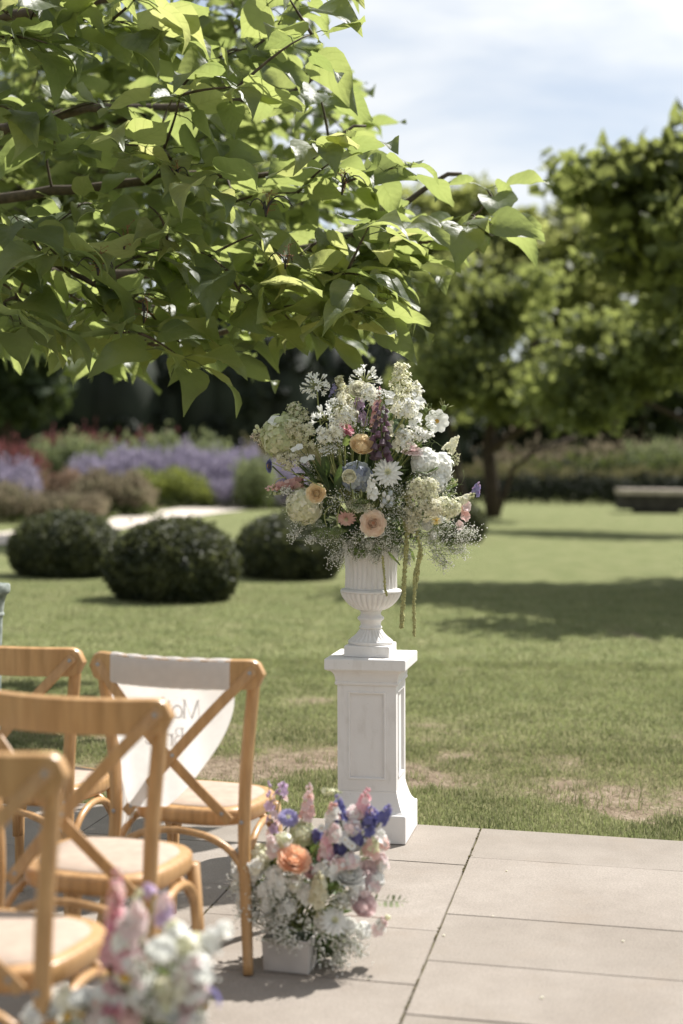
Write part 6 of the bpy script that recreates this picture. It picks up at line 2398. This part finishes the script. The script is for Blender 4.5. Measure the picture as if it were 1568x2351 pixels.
k3 = 0.36 / FPX * tb2.y
D = Bunch('aisle_flowers', 'nearest blurred arrangement with a white ball bloom, at the bottom edge', (tb2.x, tb2.y, 0.09), conv_near, tb2 + Vector((0, 0, 0.10)), k3)
D.foliage('foliage', 130, [(850, 1250, 300, 150, 0.04), (900, 1050, 220, 140, 0.06), (1100, 1150, 180, 140, 0.05), (500, 1330, 200, 80, 0.04), (850, 820, 70, 150, 0.03)], 0.06, M_midleaf, 18)
D.foliage('dark_foliage', 60, [(900, 1350, 350, 120, 0.06), (950, 1150, 160, 100, 0.07)], 0.07, M_darkleaf, 19)
D.put('pink_foxglove', spike(0.155, 0.026, 22, 0.026, 2), [P['pink'], P['hotpink'], M_bract], 705, 960, 0.0, Vector((0.05, -0.05, 1)), label='deep pink spike at the left')
D.put('pink_foxglove', spike(0.10, 0.024, 14, 0.024, 2), [P['salmon'], P['pink'], M_bract], 735, 640, 0.01, Vector((0.02, -0.05, 1)))
D.put('lilac_sweet_pea', spike(0.055, 0.024, 10, 0.026, 2), [P['lilac'], P['blush'], M_stem], 1040, 640, 0.0, Vector((0.1, -0.1, 1)))
D.put('lilac_sweet_pea', spike(0.02, 0.012, 5, 0.018, 1), [P['lilac'], P['lilac'], M_stem], 965, 470, 0.02, Vector((-0.5, -0.1, 0.8)))
D.put('blush_stock', spike(0.12, 0.028, 18, 0.026, 2), [P['blush'], P['greencream'], M_bract], 850, 830, 0.0, Vector((0.1, -0.1, 1)))
D.put('white_ball_bloom', rose(130 * k3 * 0.98, 8, 7, 0.62, 0.55, (0, 0), 0.03), [P['white'], P['white'], M_stem], 1030, 885, -0.12, Vector((0.05, -0.55, 0.85)), label='big round white bloom')
D.put('green_hydrangea', hydrangea(105 * k3, 80, 0.28, 1, 0.9), [P['greencream'], P['cream'], M_stem], 1220, 830, 0.0)
D.put('green_hydrangea', hydrangea(90 * k3, 80, 0.28, 1, 0.9), [P['greencream'], P['straw'], M_stem], 1060, 1085, -0.05)
m = rose(95 * k3, 5, 4, 0.45, 0.2, (0, 0), 0.1)
D.put('white_sweet_pea', m, [P['white'], P['blush'], M_stem], 1385, 715, 0.02, Vector((0.8, -0.3, 0.3)))
D.put('white_sweet_pea', spike(0.05, 0.03, 10, 0.03, 1, bud=0), [P['white'], P['blush'], M_stem], 1320, 830, 0.01, Vector((0.3, -0.3, 0.8)))
D.put('cream_anemone', cosmos(62 * k3), [P['cream'], M_gold, M_stem], 790, 1000, -0.06, Vector((0.0, -0.8, 0.6)))
D.put('pink_rose', rose(64 * k3, 6, 5, 0.8, 0.2), [P['blush'], P['pink'], M_stem], 715, 1085, -0.06)
D.put('pink_rose', rose(62 * k3, 6, 5, 0.8, 0.2), [P['pink'], P['hotpink'], M_stem], 715, 1230, -0.08)
D.put('pink_rose', rose(64 * k3, 6, 5, 0.8, 0.2), [P['blush'], P['salmon'], M_stem], 1190, 1205, -0.06)
for (x, y, r) in [(340, 1150, 62), (530, 1165, 84), (340, 1240, 90), (1290, 1030, 66), (990, 1260, 80), (880, 1190, 50), (450, 1290, 70), (1100, 1290, 60), (1000, 1050, 50)]:
    D.put('white_rose', rose(r * k3, 6, 5, 0.8, 0.2), [P['white'], P['cream'], M_stem], x, y, -0.03 + RF.uniform(-.05, .03))
D.put('violet_anemone', scabiosa(74 * k3, 1), [P['violet'], P['deepblue'], M_stemlight], 1370, 1130, -0.05, Vector((0.75, 0.3, 0.35)), stem=0.0042, label='violet bloom on a pale stem at the right')
D.put('deep_blue_floret', scabiosa(40 * k3, 1), [P['deepblue'], P['deepblue'], M_stem], 0, 1290, -0.02, Vector((-0.4, -0.5, 0.6)))
for i, (x, y, a) in enumerate([(800, 760, 'blush'), (820, 900, 'pink'), (1160, 760, 'greencream'), (1250, 940, 'white'), (1180, 980, 'blush'), (900, 1090, 'cream'), (640, 1130, 'salmon'), (600, 1230, 'blush'), (760, 1160, 'pink'), (820, 1280, 'salmon'), (920, 1130, 'blush'), (1060, 1190, 'greencream'), (1150, 1090, 'cream'), (1240, 1110, 'blush'), (400, 1180, 'cream'), (240, 1250, 'white'), (660, 1300, 'pink'), (1200, 1290, 'blush'), (860, 650, 'blush')]):
    if i % 2:
        D.put('white_cluster', hydrangea(0.026, 26, 0.55, 1, 0.9), [P[a], P['white'], M_stemlight], x, y, -0.05)
    else:
        D.put('small_stock', spike(0.055, 0.030, 13, 0.028, 2, bud=0), [P[a], P['white'], M_stemlight], x, y + 30, -0.05, Vector((RF.gauss(0, .25), -0.4, 0.9)))
for (x, y) in [(430, 1255), (520, 1230), (800, 1010)]:
    m = MB()
    m.ball((0, 0, 0), 0.011, 0, 9, 6, 0.6)
    D.put('yellow_button', m, [M_gold, M_gold, M_stem], x, y, -0.07, stem=0.0015)
mb = MB()
for (x, y, rx, ry, n, dy) in [(1000, 1200, 160, 90, 10, -0.06), (600, 1280, 200, 60, 12, -0.05), (1150, 980, 90, 90, 6, -0.05), (1240, 1280, 90, 50, 6, -0.05), (880, 960, 60, 60, 4, -0.05)]:
    for _ in range(n):
        Pt = D.p(x + RF.gauss(0, .5) * rx, y + RF.gauss(0, .5) * ry, dy + RF.uniform(-.03, .04))
        d = (Pt - D.core).normalized() + Vector((RF.gauss(0, .5), RF.gauss(0, .5), RF.gauss(0, .5)))
        gyp_spray(mb, Pt - D.o - d.normalized() * 0.025, d, RF.uniform(0.045, 0.065), 22, 0.7, 0.0029)
o = mb.obj('babys_breath', [M_gyp, M_stem], D.t)
o['kind'] = 'stuff'
